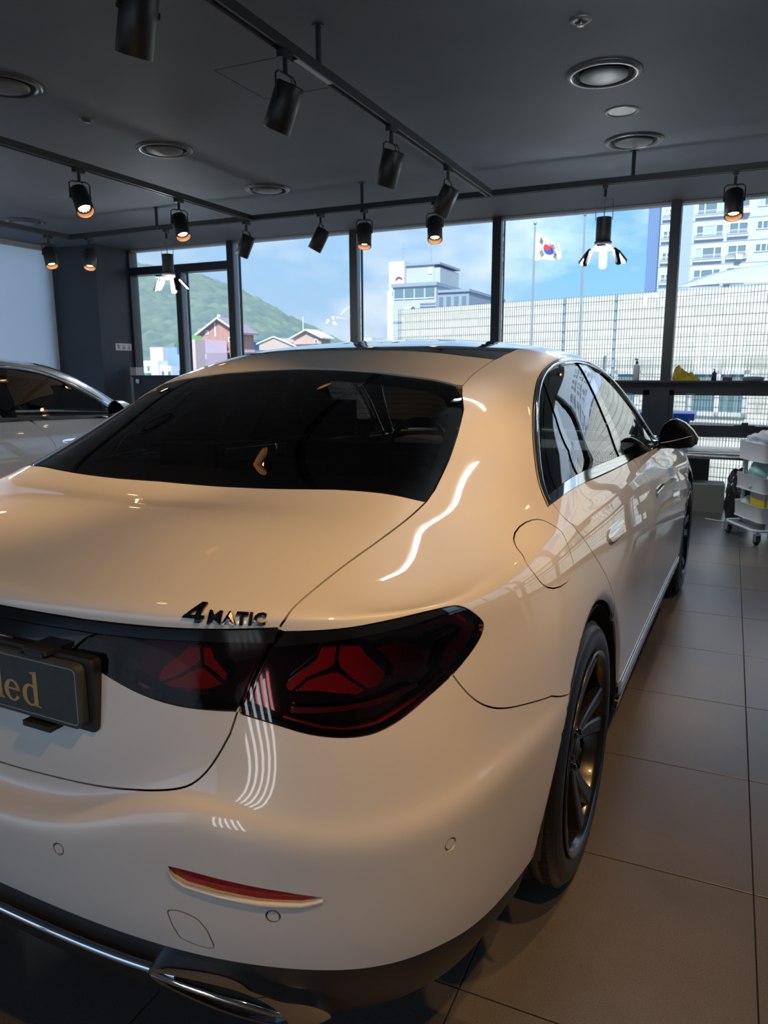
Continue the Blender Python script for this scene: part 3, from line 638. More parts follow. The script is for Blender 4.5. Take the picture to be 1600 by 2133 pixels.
# wheel arches: flange turned in near the opening
ARCH_R, ARCH_B, ARCH_Z = .398, .412, .345
def arch_a(s): return ARCH_R+.080*np.clip(1-s, 0, 1)**1.5      # opening flares towards its feet
WB = 2.961
def arch_d(P):
    dz = P[..., 2]-ARCH_Z
    d = np.full(P.shape[:-1], 9.0)
    for y0 in (.005, WB):
        dy = P[..., 1]-y0
        k = np.sqrt((dy/arch_a(np.clip(dz/ARCH_B, 0, 1)))**2+(np.maximum(dz, 0)/ARCH_B)**2)
        d = np.minimum(d, (k-1)*.42)
    return d
def S0(u, v):
    u = np.asarray(u, float); a = np.abs(u); over = a > NJ-1
    P = S(np.where(over, 2*(NJ-1)-a, a), v).copy()
    P[..., 0] *= np.where(u < 0, -1, 1)*np.where(over, -1, 1); return P
def SS(u, v):
    u = np.asarray(u, float)
    """car skin with rolled arch edges, u<0 is the left half"""
    P = S0(u, v)
    d = arch_d(P); t = np.clip(1-d/.030, 0, 1)
    low = (np.asarray(v) < 9)
    ua = np.abs(np.asarray(u, float)); va = np.asarray(v, float)
    # pressed creases: shoulder line and bumper line
    c1 = .0024*np.clip((ua-5.6)/2.2, 0, 1)*np.clip((13-ua)/1.5, 0, 1)*np.exp(-np.abs(va-10)/.45)
    c2 = .0042*np.clip((7.6-ua)/1.6, 0, 1)*np.exp(-np.abs(va-4.0)/.40)
    if np.any(c1+c2 > 1e-6):
        h = 4e-3; A_ = S0(u+h, v)-S0(u-h, v); B_ = S0(u, np.minimum(va+h, NK-1-1e-6))-S0(u, np.maximum(va-h, 0))
        n_ = np.cross(A_, B_); n_ /= np.linalg.norm(n_, axis=-1)[..., None]+1e-12
        P = P+n_*(c1+c2)[..., None]
    P[..., 0] -= np.sign(P[..., 0])*np.where(low, t*t*.012, 0)
    return P
def SN(u, v):
    u = np.asarray(u, float); v = np.asarray(v, float); h = 2e-3
    P = SS(u, v)
    A = SS(u+h, v)-SS(u-h, v)
    v1 = np.minimum(v+h, NK-1-1e-6); v0 = np.maximum(v-h, 0)
    B = SS(u, v1)-SS(u, v0)
    N = np.cross(A, B); N /= np.linalg.norm(N, axis=-1)[..., None]+1e-12
    return P, N
def dens(pts, step=.1, closed=True):
    out = []; n = len(pts)
    for i in range(n if closed else n-1):
        a = np.array(pts[i], float); b = np.array(pts[(i+1) % n], float)
        k = max(1, int(math.ceil(np.abs(b-a).max()/step)))
        for j in range(k): out.append(a+(b-a)*j/k)
    if not closed: out.append(np.array(pts[-1], float))
    return np.array(out)
def inset(uv, gap):
    """shrink a counter-clockwise closed uv loop by gap metres measured on the skin"""
    if gap == 0: return uv
    P, N = SN(uv[:, 0], uv[:, 1])
    Tn = np.roll(P, -1, 0)-np.roll(P, 1, 0); Tn /= np.linalg.norm(Tn, axis=1)[:, None]+1e-12
    D = np.cross(N, Tn)
    h = 1e-2
    Su = (SS(uv[:, 0]+h, uv[:, 1])-SS(uv[:, 0]-h, uv[:, 1]))/(2*h)
    vu = np.minimum(uv[:, 1]+h, NK-1-1e-6); vl = np.maximum(uv[:, 1]-h, 0)
    Sv = (SS(uv[:, 0], vu)-SS(uv[:, 0], vl))/(vu-vl)[:, None]
    o = uv.copy()
    for i in range(len(uv)):
        J = np.stack([Su[i], Sv[i]], 1); d, *_ = np.linalg.lstsq(J, D[i]*gap, rcond=None)
        o[i] += np.clip(d, -.12, .12)
    return o
def area(uv): x, y = uv[:, 0], uv[:, 1]; return .5*np.sum(x*np.roll(y, -1)-np.roll(x, -1)*y)
def inside(loops, Q):
    c = np.zeros(len(Q), int)
    for L in loops:
        x0, y0 = L[:, 0], L[:, 1]; x1, y1 = np.roll(x0, -1), np.roll(y0, -1)
        for i in range(len(L)):
            m = ((y0[i] > Q[:, 1]) != (y1[i] > Q[:, 1]))
            with np.errstate(divide='ignore', invalid='ignore'):
                xi = (x1[i]-x0[i])*(Q[:, 1]-y0[i])/(y1[i]-y0[i])+x0[i]
            c += (m & (Q[:, 0] < xi)).astype(int)
    return c % 2 == 1
def skin_mesh(name, mats, loops, off=0.0, gap=.0018, depth=.012, su=.2, sv=.25, bstep=.1, flange_mi=0, mirror=False, extra=None):
    """panel cut out of the skin: loops = [outline, hole, ...] in (u, v); real edge depth, exact skin normals"""
    LL = []
    for i, L in enumerate(loops):
        L = dens(L, bstep); a = area(L)
        if (a < 0) != (i > 0): L = L[::-1]          # outline ccw, holes cw
        LL.append(inset(L, gap))
    lo = LL[0].min(0); hi = LL[0].max(0)
    gu = np.arange(math.floor(lo[0]/su)*su, hi[0]+su, su); gv = np.arange(math.floor(lo[1]/sv)*sv, hi[1]+sv, sv)
    G = np.stack(np.meshgrid(gu, gv), -1).reshape(-1, 2)
    if extra is not None:
        keep = np.ones(len(G), bool)
        for b in extra: keep &= (np.abs((G-b)*np.array([1/su, 1/sv])).max(1) > .3)
        G = np.concatenate([G[keep], extra])
    G = G[inside(LL, G)]
    B = np.concatenate(LL)
    if len(G):
        sc = np.array([1/su, 1/sv]); keep = np.ones(len(G), bool)
        for b in B: keep &= (np.abs((G-b)*sc).max(1) > (.33 if extra is None else .12))
        G = G[keep]
    V = np.concatenate([B, G]) if len(G) else B
    E = []; n = 0
    for L in LL:
        k = len(L); E += [(n+i, n+(i+1) % k) for i in range(k)]; n += k
    r = delaunay_2d_cdt([Vector((p[0]*2, p[1])) for p in V], E, [], 0, 1e-6)
    uv = np.array([(p[0]/2, p[1]) for p in r[0]]); F = np.array([f[:3] for f in r[2]])
    c = uv[F].mean(1); F = F[inside(LL, c)]
    P, N = SN(uv[:, 0], uv[:, 1]); P = P+N*off
    # orientation: outward = N
    fn = np.cross(P[F[:, 1]]-P[F[:, 0]], P[F[:, 2]]-P[F[:, 0]]); fl = (fn*N[F].mean(1)).sum(1) < 0
    F[fl] = F[fl][:, ::-1]
    verts = P.tolist(); nor = N.tolist(); faces = F.tolist(); mi = [0]*len(F)
    if depth > 0:
        for L in LL:
            Pb, Nb = SN(L[:, 0], L[:, 1]); k = len(L); b0 = len(verts)
            Tn = np.roll(Pb, -1, 0)-np.roll(Pb, 1, 0); Tn /= np.linalg.norm(Tn, axis=1)[:, None]+1e-12
            Dn = np.cross(Tn, Nb)
            Pt = Pb+Nb*off
            verts += Pt.tolist(); nor += Dn.tolist()
            verts += (Pt-Nb*depth).tolist(); nor += Dn.tolist()
            for i in range(k):
                j = (i+1) % k; faces.append([b0+j, b0+i, b0+k+i, b0+k+j]); mi.append(flange_mi)
    verts = np.array(verts); nor = np.array(nor)
    if mirror:
        verts[:, 0] *= -1; nor[:, 0] *= -1; faces = [f[::-1] for f in faces]
    me = bpy.data.meshes.new(name); me.from_pydata(verts.tolist(), [], faces)
    for m in (mats if isinstance(mats, (list, tuple)) else [mats]): me.materials.append(m)
    me.polygons.foreach_set('material_index', mi); me.polygons.foreach_set('use_smooth', [True]*len(faces))
    me.update(); me.normals_split_custom_set_from_vertices(nor.tolist())
    return me
def skin(name, mats, loops, parent, **k):
    o = bpy.data.objects.new(name, skin_mesh(name, mats, loops, **k)); link(o, parent); return o
def arch_uv(y0, n=49, off=0.0):
    """wheel opening as a uv polyline, rear foot -> top -> front foot"""
    out = []; u0 = 8.2 if y0 < 1 else 14.0
    u = u0; v = 5.5
    for i in range(n):
        t = PI*(1-i/(n-1)); y = y0+float(arch_a(math.sin(t)))*math.cos(t); z = ARCH_Z+(ARCH_B+off)*math.sin(t); y += off*math.cos(t)
        if i == 0: u = 6.75 if y0 < 1 else 12.55; v = 2.0
        for _ in range(25):
            P = S(u, v); h = 1e-3
            a = (S(u+h, v)-P)[1:]/h; b = (S(u, v+h)-P)[1:]/h
            d = np.linalg.solve(np.stack([a, b], 1), np.array([y, z])-P[1:])
            u += float(np.clip(d[0], -.5, .5)); v = max(.2, v+float(np.clip(d[1], -.8, .8)))
        out.append((u, v))
    return out

# ------------------------------------------------------------------ CAR MATERIALS
paint = mat('white_paint', (.62, .61, .595), rough=.38, coat=1.0, coat_rough=.015, spec=.45)
gloss_black = mat('gloss_black', (.006, .006, .007), rough=.06, coat=1.0)
satin_black = mat('satin_black', (.018, .018, .02), rough=.45)
matt_black = mat('matt_black', (.01, .01, .011), rough=.8)
chrome = mat('chrome', (.82, .83, .85), rough=.045, metal=1.0)
dark_chrome = mat('dark_chrome', (.10, .10, .105), rough=.12, metal=1.0)
tyre_m = mat('tyre_rubber', (.008, .008, .009), rough=.40, bump=(90, .12))
rim_m = mat('rim_grey', (.085, .085, .09), rough=.28, metal=.85)
rim_black = mat('rim_black', (.008, .008, .009), rough=.22, coat=.35)
red_plastic = mat('red_plastic', (.50, .010, .016), rough=.3)
red_dim = mat('red_dim', (.22, .006, .01), rough=.35, coat=.5, noise=(300, .5))
refl_red = mat('reflector_red', (.30, .006, .012), rough=.2, coat=.7, noise=(260, .3))
lens_m = glass('lamp_lens', (.92, .52, .53), 1.45)
lens_dark = glass('trunk_lamp_lens', (.66, .26, .27), 1.5)
clear_lens = glass('clear_lens', (.75, .75, .77), 1.5)
tint_rear = glass('rear_glass_tint', (.19, .20, .20), 1.5)
tint_side = glass('side_glass_tint', (.40, .43, .43), 2.0)
leather = mat('dark_leather', (.02, .02, .022), rough=.5)
plate_grey = mat('plate_grey', (.035, .045, .052), rough=.6, noise=(40, .12))
plate_rim = mat('plate_rim', (.22, .23, .22), rough=.4)
gold_m = mat('gold_letters', (.42, .28, .10), rough=.45)
fl = lambda k: [tuple(p) for p in _uvf[k]]
def mir(h): return list(h)+[(-u, v) for u, v in h[::-1]]
def flip(L): return [(-u, v) for u, v in L]
def chk(L, closed=False, n=2):
    """Chaikin corner cutting"""
    L = [np.array(p, float) for p in L]
    for _ in range(n):
        m = len(L); o = [] if closed else [L[0]]
        for i in range(m if closed else m-1):
            a, b = L[i], L[(i+1) % m]; o += [a*.75+b*.25, a*.25+b*.75]
        if not closed: o.append(L[-1])
        L = o
    return [tuple(p) for p in L]
def relax(L, n=44, it=5):
    """even out a hand-measured closed outline"""
    A = np.array(L+[L[0]], float); s_ = np.r_[0, np.cumsum(np.hypot(*np.diff(A, axis=0).T))]
    t = np.linspace(0, s_[-1], n, endpoint=False); B = np.stack([np.interp(t, s_, A[:, k]) for k in (0, 1)], 1)
    for _ in range(it):
        C = .25*np.roll(B, 1, 0)+.5*B+.25*np.roll(B, -1, 0); D = .25*np.roll(C, 1, 0)+.5*C+.25*np.roll(C, -1, 0); B = C+.9*(C-D)
    return [tuple(p) for p in B]
def near(L, p): return int(np.argmin([abs(q[0]-p[0])+abs(q[1]-p[1]) for q in L]))
def circle_uv(u, v, r, n=18):
    h = 1e-2; Pu = (S0(u+h, v)-S0(u-h, v))/(2*h); Pv = (S0(u, v+h)-S0(u, v-h))/(2*h)
    a, b = np.linalg.norm(Pu), np.linalg.norm(Pv)
    return [(u+r/a*math.cos(2*PI*i/n), v+r/b*math.sin(2*PI*i/n)) for i in range(n)]

def build_car(root):
    P = lambda name, m, loops, **k: skin(name, m, loops, root, **k)
    A = arch_uv(.005); AF = arch_uv(WB)
    XR_ = np.array([p for y0 in (.005, WB) for o_ in (.006, .014, .024, .036) for p in arch_uv(y0, 49, o_)]); XL_ = XR_*[-1, 1]; XB_ = np.concatenate([XR_, XL_])
    low = [(0, 5.9), (.6, 5.77), (1.0, 5.6), (1.4, 5.4), (1.8, 5.25), (2.05, 5.42), (2.22, 5.86), (2.36, 6.3), (2.48, 6.71), (2.565, 7.178)]
    seam = fl('lid_seam'); st = fl('strip_top'); sb = fl('strip_bot')
    lb = chk(fl('lidlamp_bot')); ts = chk(fl('tail_strip')); tl_ = fl('tail')
    tail = chk(tl_[:25])+tl_[25:]; i7 = near(tail[:90], (5.60, 9.03)); i13 = near(tail[:90], (5.30, 7.61)); i25 = len(tail)-3; low = chk(low[:-1])+[low[-1]]; up = chk(fl('lid_up'))
    glassR = [(3.86, 12.86), (3.89, 13.15), (3.83, 13.69), (3.72, 14.14), (3.61, 14.49), (3.40, 14.75)]
    # --- boot lid
    P('trunk_lid', paint, [mir([(0, 9.28), (.27, 9.2), (1.11, 9.06), (1.91, 9.06), (2.99, 9.06)]+up+[(2.28, 13.05), (1.11, 13.10), (0, 13.12)])])
    P('trunk_lower_panel', paint, [mir(low+lb[::-1]+[(.91, 7.95), (.21, 8.16), (0, 8.18)])])
    P('lid_trim_strip', gloss_black, [mir([(0, 8.74), (.23, 8.70), (1.26, 8.62), (2.06, 8.66), (2.93, 8.6), (2.99, 9.06), (1.91, 9.06), (1.11, 9.06), (.27, 9.2), (0, 9.28)])], off=.003, gap=.0004)
    P('handle_bar', gloss_black, [mir([(0, 8.2), (.21, 8.19), (.92, 7.98), (1.11, 8.46), (1.2, 8.6), (.23, 8.68), (0, 8.72)])], off=.002, gap=.0006)
    # --- lamps
    def lamp(loop, side, stars, extra, name):
        L = loop if side > 0 else flip(loop)
        t = P(name, lens_dark if name == 'trunk_lamp' else lens_m, [L], off=.001, gap=.001, depth=.02, flange_mi=0)
        b = skin('lamp_backing', gloss_black, [L], t, off=-.03, gap=.0005, depth=0)
        for s in stars: skin('star_segment', red_plastic, [s if side > 0 else flip(s)], t, off=-.006, gap=.0016, depth=.012, bstep=.05, su=.1, sv=.12)
        for nm, s, m in extra: skin(nm, m, [s if side > 0 else flip(s)], t, off=-.012, gap=0, depth=.008, su=.1, sv=.12)
        return t
    def ribbon(line, w):
        a = np.array(line); d = np.gradient(a, axis=0); n = np.stack([-d[:, 1], d[:, 0]], 1); n /= np.linalg.norm(n, axis=1)[:, None]
        return [tuple(p) for p in a+n*w]+[tuple(p) for p in (a-n*w)[::-1]]
    for s in (1, -1):
        lampL = [(.95, 7.97)]+lb[1:]+seam[1:4]+[(2.89, 8.62), (2.06, 8.65), (1.26, 8.60), (1.12, 8.46)]
        lamp(lampL, s, [fl('lstarL'), fl('lstarR'), fl('lstarB')], [], 'trunk_lamp')
        strip = tail[0:i7+1]+ts[::-1]
        lampT = ts+tail[i7:]
        lamp(lampT, s, [fl('starL'), fl('starB'), fl('starR')],
             [('hatched_reflector', fl('hatch'), red_dim), ('tip_reflector', fl('tipref'), red_dim), ('tip_bar', fl('tipbar'), red_plastic),
              ('light_line', ribbon(fl('redline'), .018), red_plastic), ('light_band', ribbon(fl('band'), .05), red_dim)], 'tail_lamp')
        P('lamp_trim_strip', gloss_black, [strip if s > 0 else flip(strip)], off=.003, gap=.0004)
    # --- rear bumper
    ib = near(A[:24], (7.49, 4.47))
    bs = chk(fl('bseam')[:-1])
    half = [(0, 2.0), (1.5, 2.0), (3, 2.0), (5, 2.0)]+A[:ib+1]+bs[::-1]+tail[i13:i25]+low[::-1]
    tow = relax(fl('tow'), 40, 2); holes = [tow]
    for (u, v) in ((.97, 3.56), (2.90, 3.04), (5.0, 3.63)): holes += [circle_uv(u, v, .0112), circle_uv(-u, v, .0112)]
    slot = fl('refl'); holes += [slot, flip(slot)]
    P('rear_bumper', paint, [mir(half)]+holes, su=.125, gap=.0016, extra=XB_)
    P('tow_cover', paint, [tow], gap=.0012)
    for (u, v) in ((.97, 3.56), (2.90, 3.04), (5.0, 3.63)):
        for s in (1, -1): P('parking_sensor', paint, [circle_uv(s*u, v, .0095)], off=-.001, gap=0, su=.05, sv=.05)
    for s in (1, -1):
        P('rear_reflector', refl_red, [slot if s > 0 else flip(slot)], off=-.006, gap=0, su=.1, sv=.05)
        uv = np.array([slot[0], slot[8], slot[7], slot[6], slot[5], slot[4], slot[3]]); uv[:, 1] -= .03; uv[:, 0] *= s
        uv = dens([tuple(p) for p in uv], .1, False); pp, nn = SN(uv[:, 0], uv[:, 1]); k = len(pp)
        MB().tube(pp+nn*.002, [.001+.0045*math.sin(PI*min(1, (i+.6)/k*.9)) for i in range(k)], 8).build('reflector_lip', paint, root)
    # --- black valance, chrome bumper strip and exhaust surrounds
    P('rear_valance', satin_black, [mir([(0, .1), (3, .1), (6.6, .2), (6.75, 2.0), (5, 2.0), (3, 2.0), (0, 2.0)])], off=-.012)
    us = np.linspace(-1.9, 1.9, 40); vs = np.full(40, 1.62)
    pp, nn = SN(us, vs); MB().tube(pp+nn*.004, .0095, 8).build('bumper_chrome_strip', chrome, root)
    exo = [(1.67, 1.74), (2.1, 1.80), (2.5, 1.79), (2.80, 1.66), (2.95, 1.60), (3.27, 1.58), (3.53, 1.37), (3.3, 1.2), (3.10, 1.10), (2.65, 1.20), (2.22, 1.34), (1.9, 1.47), (1.68, 1.56)]
    exi = [(1.72, 1.69), (2.1, 1.735), (2.5, 1.715), (2.78, 1.58), (2.92, 1.42), (3.0, 1.22), (2.95, 1.17), (2.65, 1.23), (2.22, 1.385), (1.9, 1.51), (1.72, 1.60)]
    exo = chk(exo, True); exi = chk(exi, True)
    for s in (1, -1):
        g = (lambda L: L) if s > 0 else flip
        t = P('exhaust_surround', chrome, [g(exo), g(exi)], off=.016, gap=0, depth=.05, bstep=.05, su=.1, sv=.1)
        skin('exhaust_recess', matt_black, [g(exi)], t, off=-.012, gap=0, depth=0)
        uu = np.linspace(1.7, 3.0, 16)*s; vv = np.interp(np.abs(uu), [1.7, 2.2, 2.6, 3.0], [1.63, 1.55, 1.47, 1.33])
        pp, nn = SN(uu, vv); MB().tube(pp+nn*.012, [.007]*14+[.005, .002], 8).build('chrome_bar', chrome, t)
    # --- quarter panels with C-pillar and roof rail
    dcut = chk(fl('rdcut')[:-1], n=1)+fl('rdcut')[-1:]
    jf = near(A[25:], (9.0, 4.55))+25
    trim = [(7.34, 11.59), (7.02, 12.5), (6.66, 13.28), (6.33, 13.92), (6.17, 14.35), (6.11, 14.79), (6.22, 15.16), (6.59, 15.52), (7.25, 15.80), (7.95, 15.95), (9.3, 16.02), (10.5, 15.95), (11.5, 15.55), (12.2, 14.6), (12.6, 13.3), (12.78, 12.0), (12.7, 11.45)]
    trim = chk(trim[:-1])+trim[-1:]
    q = bs+A[ib:jf+1]+dcut[::-1][1:]+trim[:-1]+[(12.95, 11.5), (13.15, 13.0), (13.05, 14.5), (12.95, 16.0), (13.1, 17.0), (9, 17.0), (5.74, 17.0), (4.42, 16.47), (3.87, 16.0), (3.61, 15.61), (3.41, 15.25), (3.30, 14.93)]+glassR[::-1]+up[::-1][1:]+tail[0:i13+1]
    fuel = relax(fl('fuel'))
    P('quarter_panel', paint, [q, fuel], su=.125, sv=.2, extra=XR_)
    P('quarter_panel', paint, [flip(q)], su=.125, sv=.2, extra=XL_)
    P('fuel_door', paint, [fuel], su=.1)
    # --- roof
    pano = [(0, 16.32), (1.32, 16.28), (2.06, 16.18), (2.91, 16.05), (3.87, 16.0)]
    P('roof_panel', paint, [mir([(0, 15.40), (.69, 15.36), (1.43, 15.28), (2.1, 15.17), (2.59, 15.08), (3.16, 14.95), (3.32, 14.95), (3.41, 15.25), (3.61, 15.61)]+pano[::-1])], gap=.0014)
    for s in (1, -1):
        L = pano+[(4.42, 16.47), (5.74, 17.0), (9, 17), (13.1, 17.0), (19, 17.0), (19, 17.98), (0, 17.98)]
        P('roof_glass_edge', gloss_black, [L if s > 0 else flip(L)], gap=.0008)
    u = np.concatenate([np.linspace(0, 19, 96), -np.linspace(19, 0, 96)[1:-1]]); rp = S0(u, np.full(len(u), 17.98))
    xs, ys = np.meshgrid(np.linspace(-.4, .4, 17), np.linspace(.5, 1.46, 20)); G = np.stack([xs, ys], -1).reshape(-1, 2)
    G = G[inside([rp[:, :2]*[.97, 1]+[0, 0]], G)]
    u2 = np.tile(np.linspace(0, 19, 77), 5); v2 = np.repeat(np.linspace(17, 17.98, 5), 77); fp = S(u2, v2)
    B = lambda x, y: np.stack([x**(2*a)*y**b for a in range(3) for b in range(5-a)], 1)
    co, *_ = np.linalg.lstsq(B(fp[:, 0], fp[:, 1]), fp[:, 2], rcond=None)
    gz = B(G[:, 0], G[:, 1])@co
    r = delaunay_2d_cdt([Vector(p) for p in np.concatenate([rp[:, :2], G])], [(i, (i+1) % len(rp)) for i in range(len(rp))], [], 1, 1e-6)
    xy = np.array([tuple(p) for p in r[0]]); z = B(xy[:, 0], xy[:, 1])@co
    for i in range(len(rp)): z[np.argmin(np.abs(xy-rp[i, :2]).sum(1))] = rp[i, 2]
    MB().add(np.c_[xy, z], [list(f) for f in r[2]], 0, True).build('roof_glass', gloss_black, root)
    # --- glass
    gl = mir([(0, 13.14), (1.11, 13.12), (2.28, 13.07), (3.0, 13.0)]+glassR+[(3.16, 14.93), (2.59, 15.06), (2.10, 15.14), (1.43, 15.26), (.69, 15.34), (0, 15.38)])
    t = P('rear_window', tint_rear, [gl], off=-.002, depth=0)
    inner = mir([(0, 13.45), (1.11, 13.43), (2.28, 13.36), (3.3, 13.3), (3.55, 13.5), (3.45, 14.0), (3.3, 14.4), (3.05, 14.66), (2.59, 14.82), (2.1, 14.9), (1.43, 15.0), (.69, 15.08), (0, 15.12)])
    skin('glass_border', matt_black, [gl, inner], t, off=-.006, depth=0, gap=.001)
    m = MB()
    for i in range(14):
        v_ = 13.55+.10*i; w_ = 3.45-.045*i; uu = np.linspace(-w_, w_, 30); pp, nn = SN(uu, np.full(30, v_)); m.tube(pp-nn*.004, .0007, 4)
    m.build('defroster_lines', mat('defroster', (.06, .045, .035), rough=.6), t)
    P('windshield', clear_lens, [[(13.15, 13.0), (15, 13.0), (19, 13.0), (23, 13.0), (24.85, 13.0), (24.95, 14.5), (25.05, 16), (24.9, 17.0), (22, 17), (19, 17.0), (16, 17), (13.1, 17.0), (12.95, 16.0), (13.05, 14.5)]], off=-.002)
    for s in (1, -1):
        g = (lambda L: L) if s > 0 else flip
        IN = [(7.27, 12.06), (6.91, 13.04), (6.64, 13.73), (6.49, 14.21), (6.42, 14.66), (6.53, 15.05), (6.87, 15.37), (7.7, 15.62), (9.27, 15.68), (10.02, 15.62), (10.95, 15.42), (11.5, 15.05), (12.0, 14.05), (12.3, 13.0), (12.44, 12.5), (12.4, 12.2), (10.66, 12.15), (9.99, 12.22), (8.74, 12.14), (8.0, 12.1)]
        P('window_trim', chrome, [g(trim+[(11.74, 11.40), (10.51, 11.58), (8.95, 11.60)]), g(IN)], off=.004, gap=.0012, depth=.014, bstep=.06)
        bead = [p for p in chk([((a+c)/2, (b+d)/2) for (a, b), (c, d) in zip(
            [(7.34, 11.62), (7.02, 12.5), (6.66, 13.28), (6.33, 13.92), (6.17, 14.35), (6.11, 14.79), (6.22, 15.16), (6.59, 15.52), (7.25, 15.80), (7.95, 15.95), (9.3, 16.02), (10.5, 15.95), (11.5, 15.55), (12.2, 14.6), (12.6, 13.3), (12.7, 12.4)],
            [(7.24, 12.06), (6.91, 13.04), (6.64, 13.73), (6.49, 14.21), (6.40, 14.5), (6.42, 14.76), (6.53, 15.05), (6.87, 15.37), (7.5, 15.6), (8.2, 15.65), (9.3, 15.68), (10.5, 15.55), (11.45, 15.08), (12.0, 14.1), (12.3, 13.0), (12.4, 12.4)])])]
        uv = dens(bead, .08, False); uv[:, 0] *= s; pp, nn = SN(uv[:, 0], uv[:, 1]); MB().tube(pp+nn*.003, .0075, 8).build('trim_bead', chrome, root)
        P('quarter_glass', tint_side, [g([(7.27, 12.06), (6.91, 13.04), (6.64, 13.73), (6.49, 14.21), (6.42, 14.66), (6.53, 15.05), (6.62, 15.08), (7.44, 14.15), (8.06, 13.25), (8.36, 12.12)])], off=-.004, depth=0, gap=0)
        P('window_divider', gloss_black, [g([(6.62, 15.08), (7.44, 14.15), (8.06, 13.25), (8.36, 12.12), (8.52, 12.13), (8.24, 13.25), (7.62, 14.15), (6.82, 15.2)])], off=-.001, depth=.01, gap=0)
        P('rear_door_glass', tint_side, [g([(6.82, 15.2), (6.95, 15.38), (7.7, 15.62), (9.27, 15.68), (9.36, 15.66), (9.72, 14.45), (9.94, 13.52), (10.04, 12.22), (8.74, 12.14), (8.52, 12.13), (8.24, 13.25), (7.62, 14.15)])], off=-.004, depth=0, gap=0)
        P('b_pillar', gloss_black, [g([(9.36, 15.66), (9.72, 14.45), (9.94, 13.52), (10.04, 12.22), (10.27, 12.2), (10.22, 13.59), (10.04, 14.5), (10.0, 15.62)])], off=0, depth=.012, gap=0)
        P('front_door_glass', tint_side, [g([(10.0, 15.62), (10.95, 15.42), (11.5, 15.05), (12.0, 14.05), (12.18, 13.4), (11.98, 12.18), (10.66, 12.15), (10.27, 12.2), (10.22, 13.59), (10.04, 14.5)])], off=-.004, depth=0, gap=0)
        P('mirror_triangle', gloss_black, [g([(12.18, 13.4), (12.3, 13.0), (12.44, 12.5), (12.4, 12.2), (11.98, 12.18)])], off=-.001, depth=.01, gap=0)
        # --- doors, fenders
        af2 = [p for p in A[jf:] if p[1] > 2.05]
        rd = dcut[:-1]+[tuple(A[jf])]+af2[1:]+[(9.42, 2.0), (10.1, 2.0), (10.8, 2.0), (10.76, 4), (10.73, 6.4), (10.72, 8), (10.65, 9), (10.56, 10.75), (10.47, 11.58), (8.95, 11.58)]
        d = P('rear_door', paint, [g(rd)], su=.2, extra=XB_)
        fd = [(10.8, 2.0), (11.6, 2.0), (12.6, 2.0), (12.6, 5), (12.55, 8), (12.58, 10), (12.68, 11.42), (11.74, 11.38), (10.51, 11.58), (10.56, 10.75), (10.65, 9), (10.72, 8), (10.73, 6.4), (10.76, 4)]
        d2 = P('front_door', paint, [g(fd)], su=.2)
        for dd, hu in ((d, [fl('handle')]), (d2, [fl('handle2')])):
            c = np.array(hu[0]).mean(0); hw, hv = (.29, .30) if dd is d else (.24, .24)
            L = [(c[0]+hw*math.copysign(abs(math.cos(t))**.7, math.cos(t)), c[1]+hv*math.copysign(abs(math.sin(t))**.6, math.sin(t))) for t in np.linspace(0, 2*PI, 28, endpoint=False)]
            top = [p for p in L if p[1] >= c[1]+.02]; bot = [(a, min(b, c[1]-.02)) for a, b in L if b < c[1]+.02]
            skin('door_handle', chrome, [g([(a, c[1]+(b-c[1])*1.06) for a, b in L])], dd, off=.004, gap=0, depth=.008, su=.1, sv=.1)
            skin('handle_cover', paint, [g([(c[0]+(a-c[0])*.92, b+.02) for a, b in bot])], dd, off=.007, gap=0, depth=.006, su=.1, sv=.1)
        i5 = max(i for i in range(25, 49) if AF[i][1] > 5.0)
        P('front_fender', paint, [g([(12.6, 2.0), (12.85, 2.0)]+AF[:i5+1]+[(15.4, 5.2), (15.6, 8.8), (15.6, 10.3), (14.3, 10.7), (13.0, 10.95), (12.95, 11.42), (12.68, 11.42), (12.58, 10), (12.55, 8), (12.6, 5)])], extra=XB_)
        P('head_lamp', gloss_black, [g([(15.6, 8.8), (15.6, 10.25), (17.2, 9.85), (17.3, 8.4), (16.2, 8.0)])], off=-.002)
        P('sill', satin_black, [g([(9.40, 2.0), (12.9, 2.0), (12.9, .5), (9.42, .5)])], off=-.006)
        P('sill_chrome_strip', chrome, [g([(9.42, 1.66), (11, 1.66), (12.88, 1.66), (12.88, 1.95), (11, 1.95), (9.42, 1.95)])], off=.004, gap=0, depth=.01)
        P('sill_lower_strip', chrome, [g([(9.44, 1.1), (11, 1.1), (12.86, 1.1), (12.88, 1.5), (11, 1.5), (9.43, 1.5)])], off=.002, gap=0, depth=.01)
    P('hood', paint, [[(12.97, 11.45), (13.0, 10.97), (14.3, 10.72), (15.6, 10.32), (17.2, 9.9), (19, 9.8), (20.8, 9.9), (22.4, 10.32), (23.7, 10.72), (25, 10.97), (25.03, 11.45), (24.85, 12.9), (22, 12.9), (19, 12.9), (16, 12.9), (13.15, 12.9)]])
    hb = AF[i5:]+[(15.6, 2.0), (19, 2.0), (19, 9.75), (17.25, 9.82), (17.32, 8.4), (16.2, 7.97), (15.6, 8.75), (15.42, 5.2)]
    hb = [p for p in hb if p[1] >= 1.99]
    P('front_bumper', paint, [hb+[(38-a, b) for a, b in hb[::-1] if a < 18.99]])
    P('grille', gloss_black, [[(17.4, 4.5), (20.6, 4.5), (20.75, 9.4), (17.25, 9.4)]], off=.006, gap=0)
    P('front_valance', satin_black, [[(15.3, .2), (19, .2), (22.7, .2), (22.6, 2.0), (19, 2.0), (15.4, 2.0)]], off=-.012)
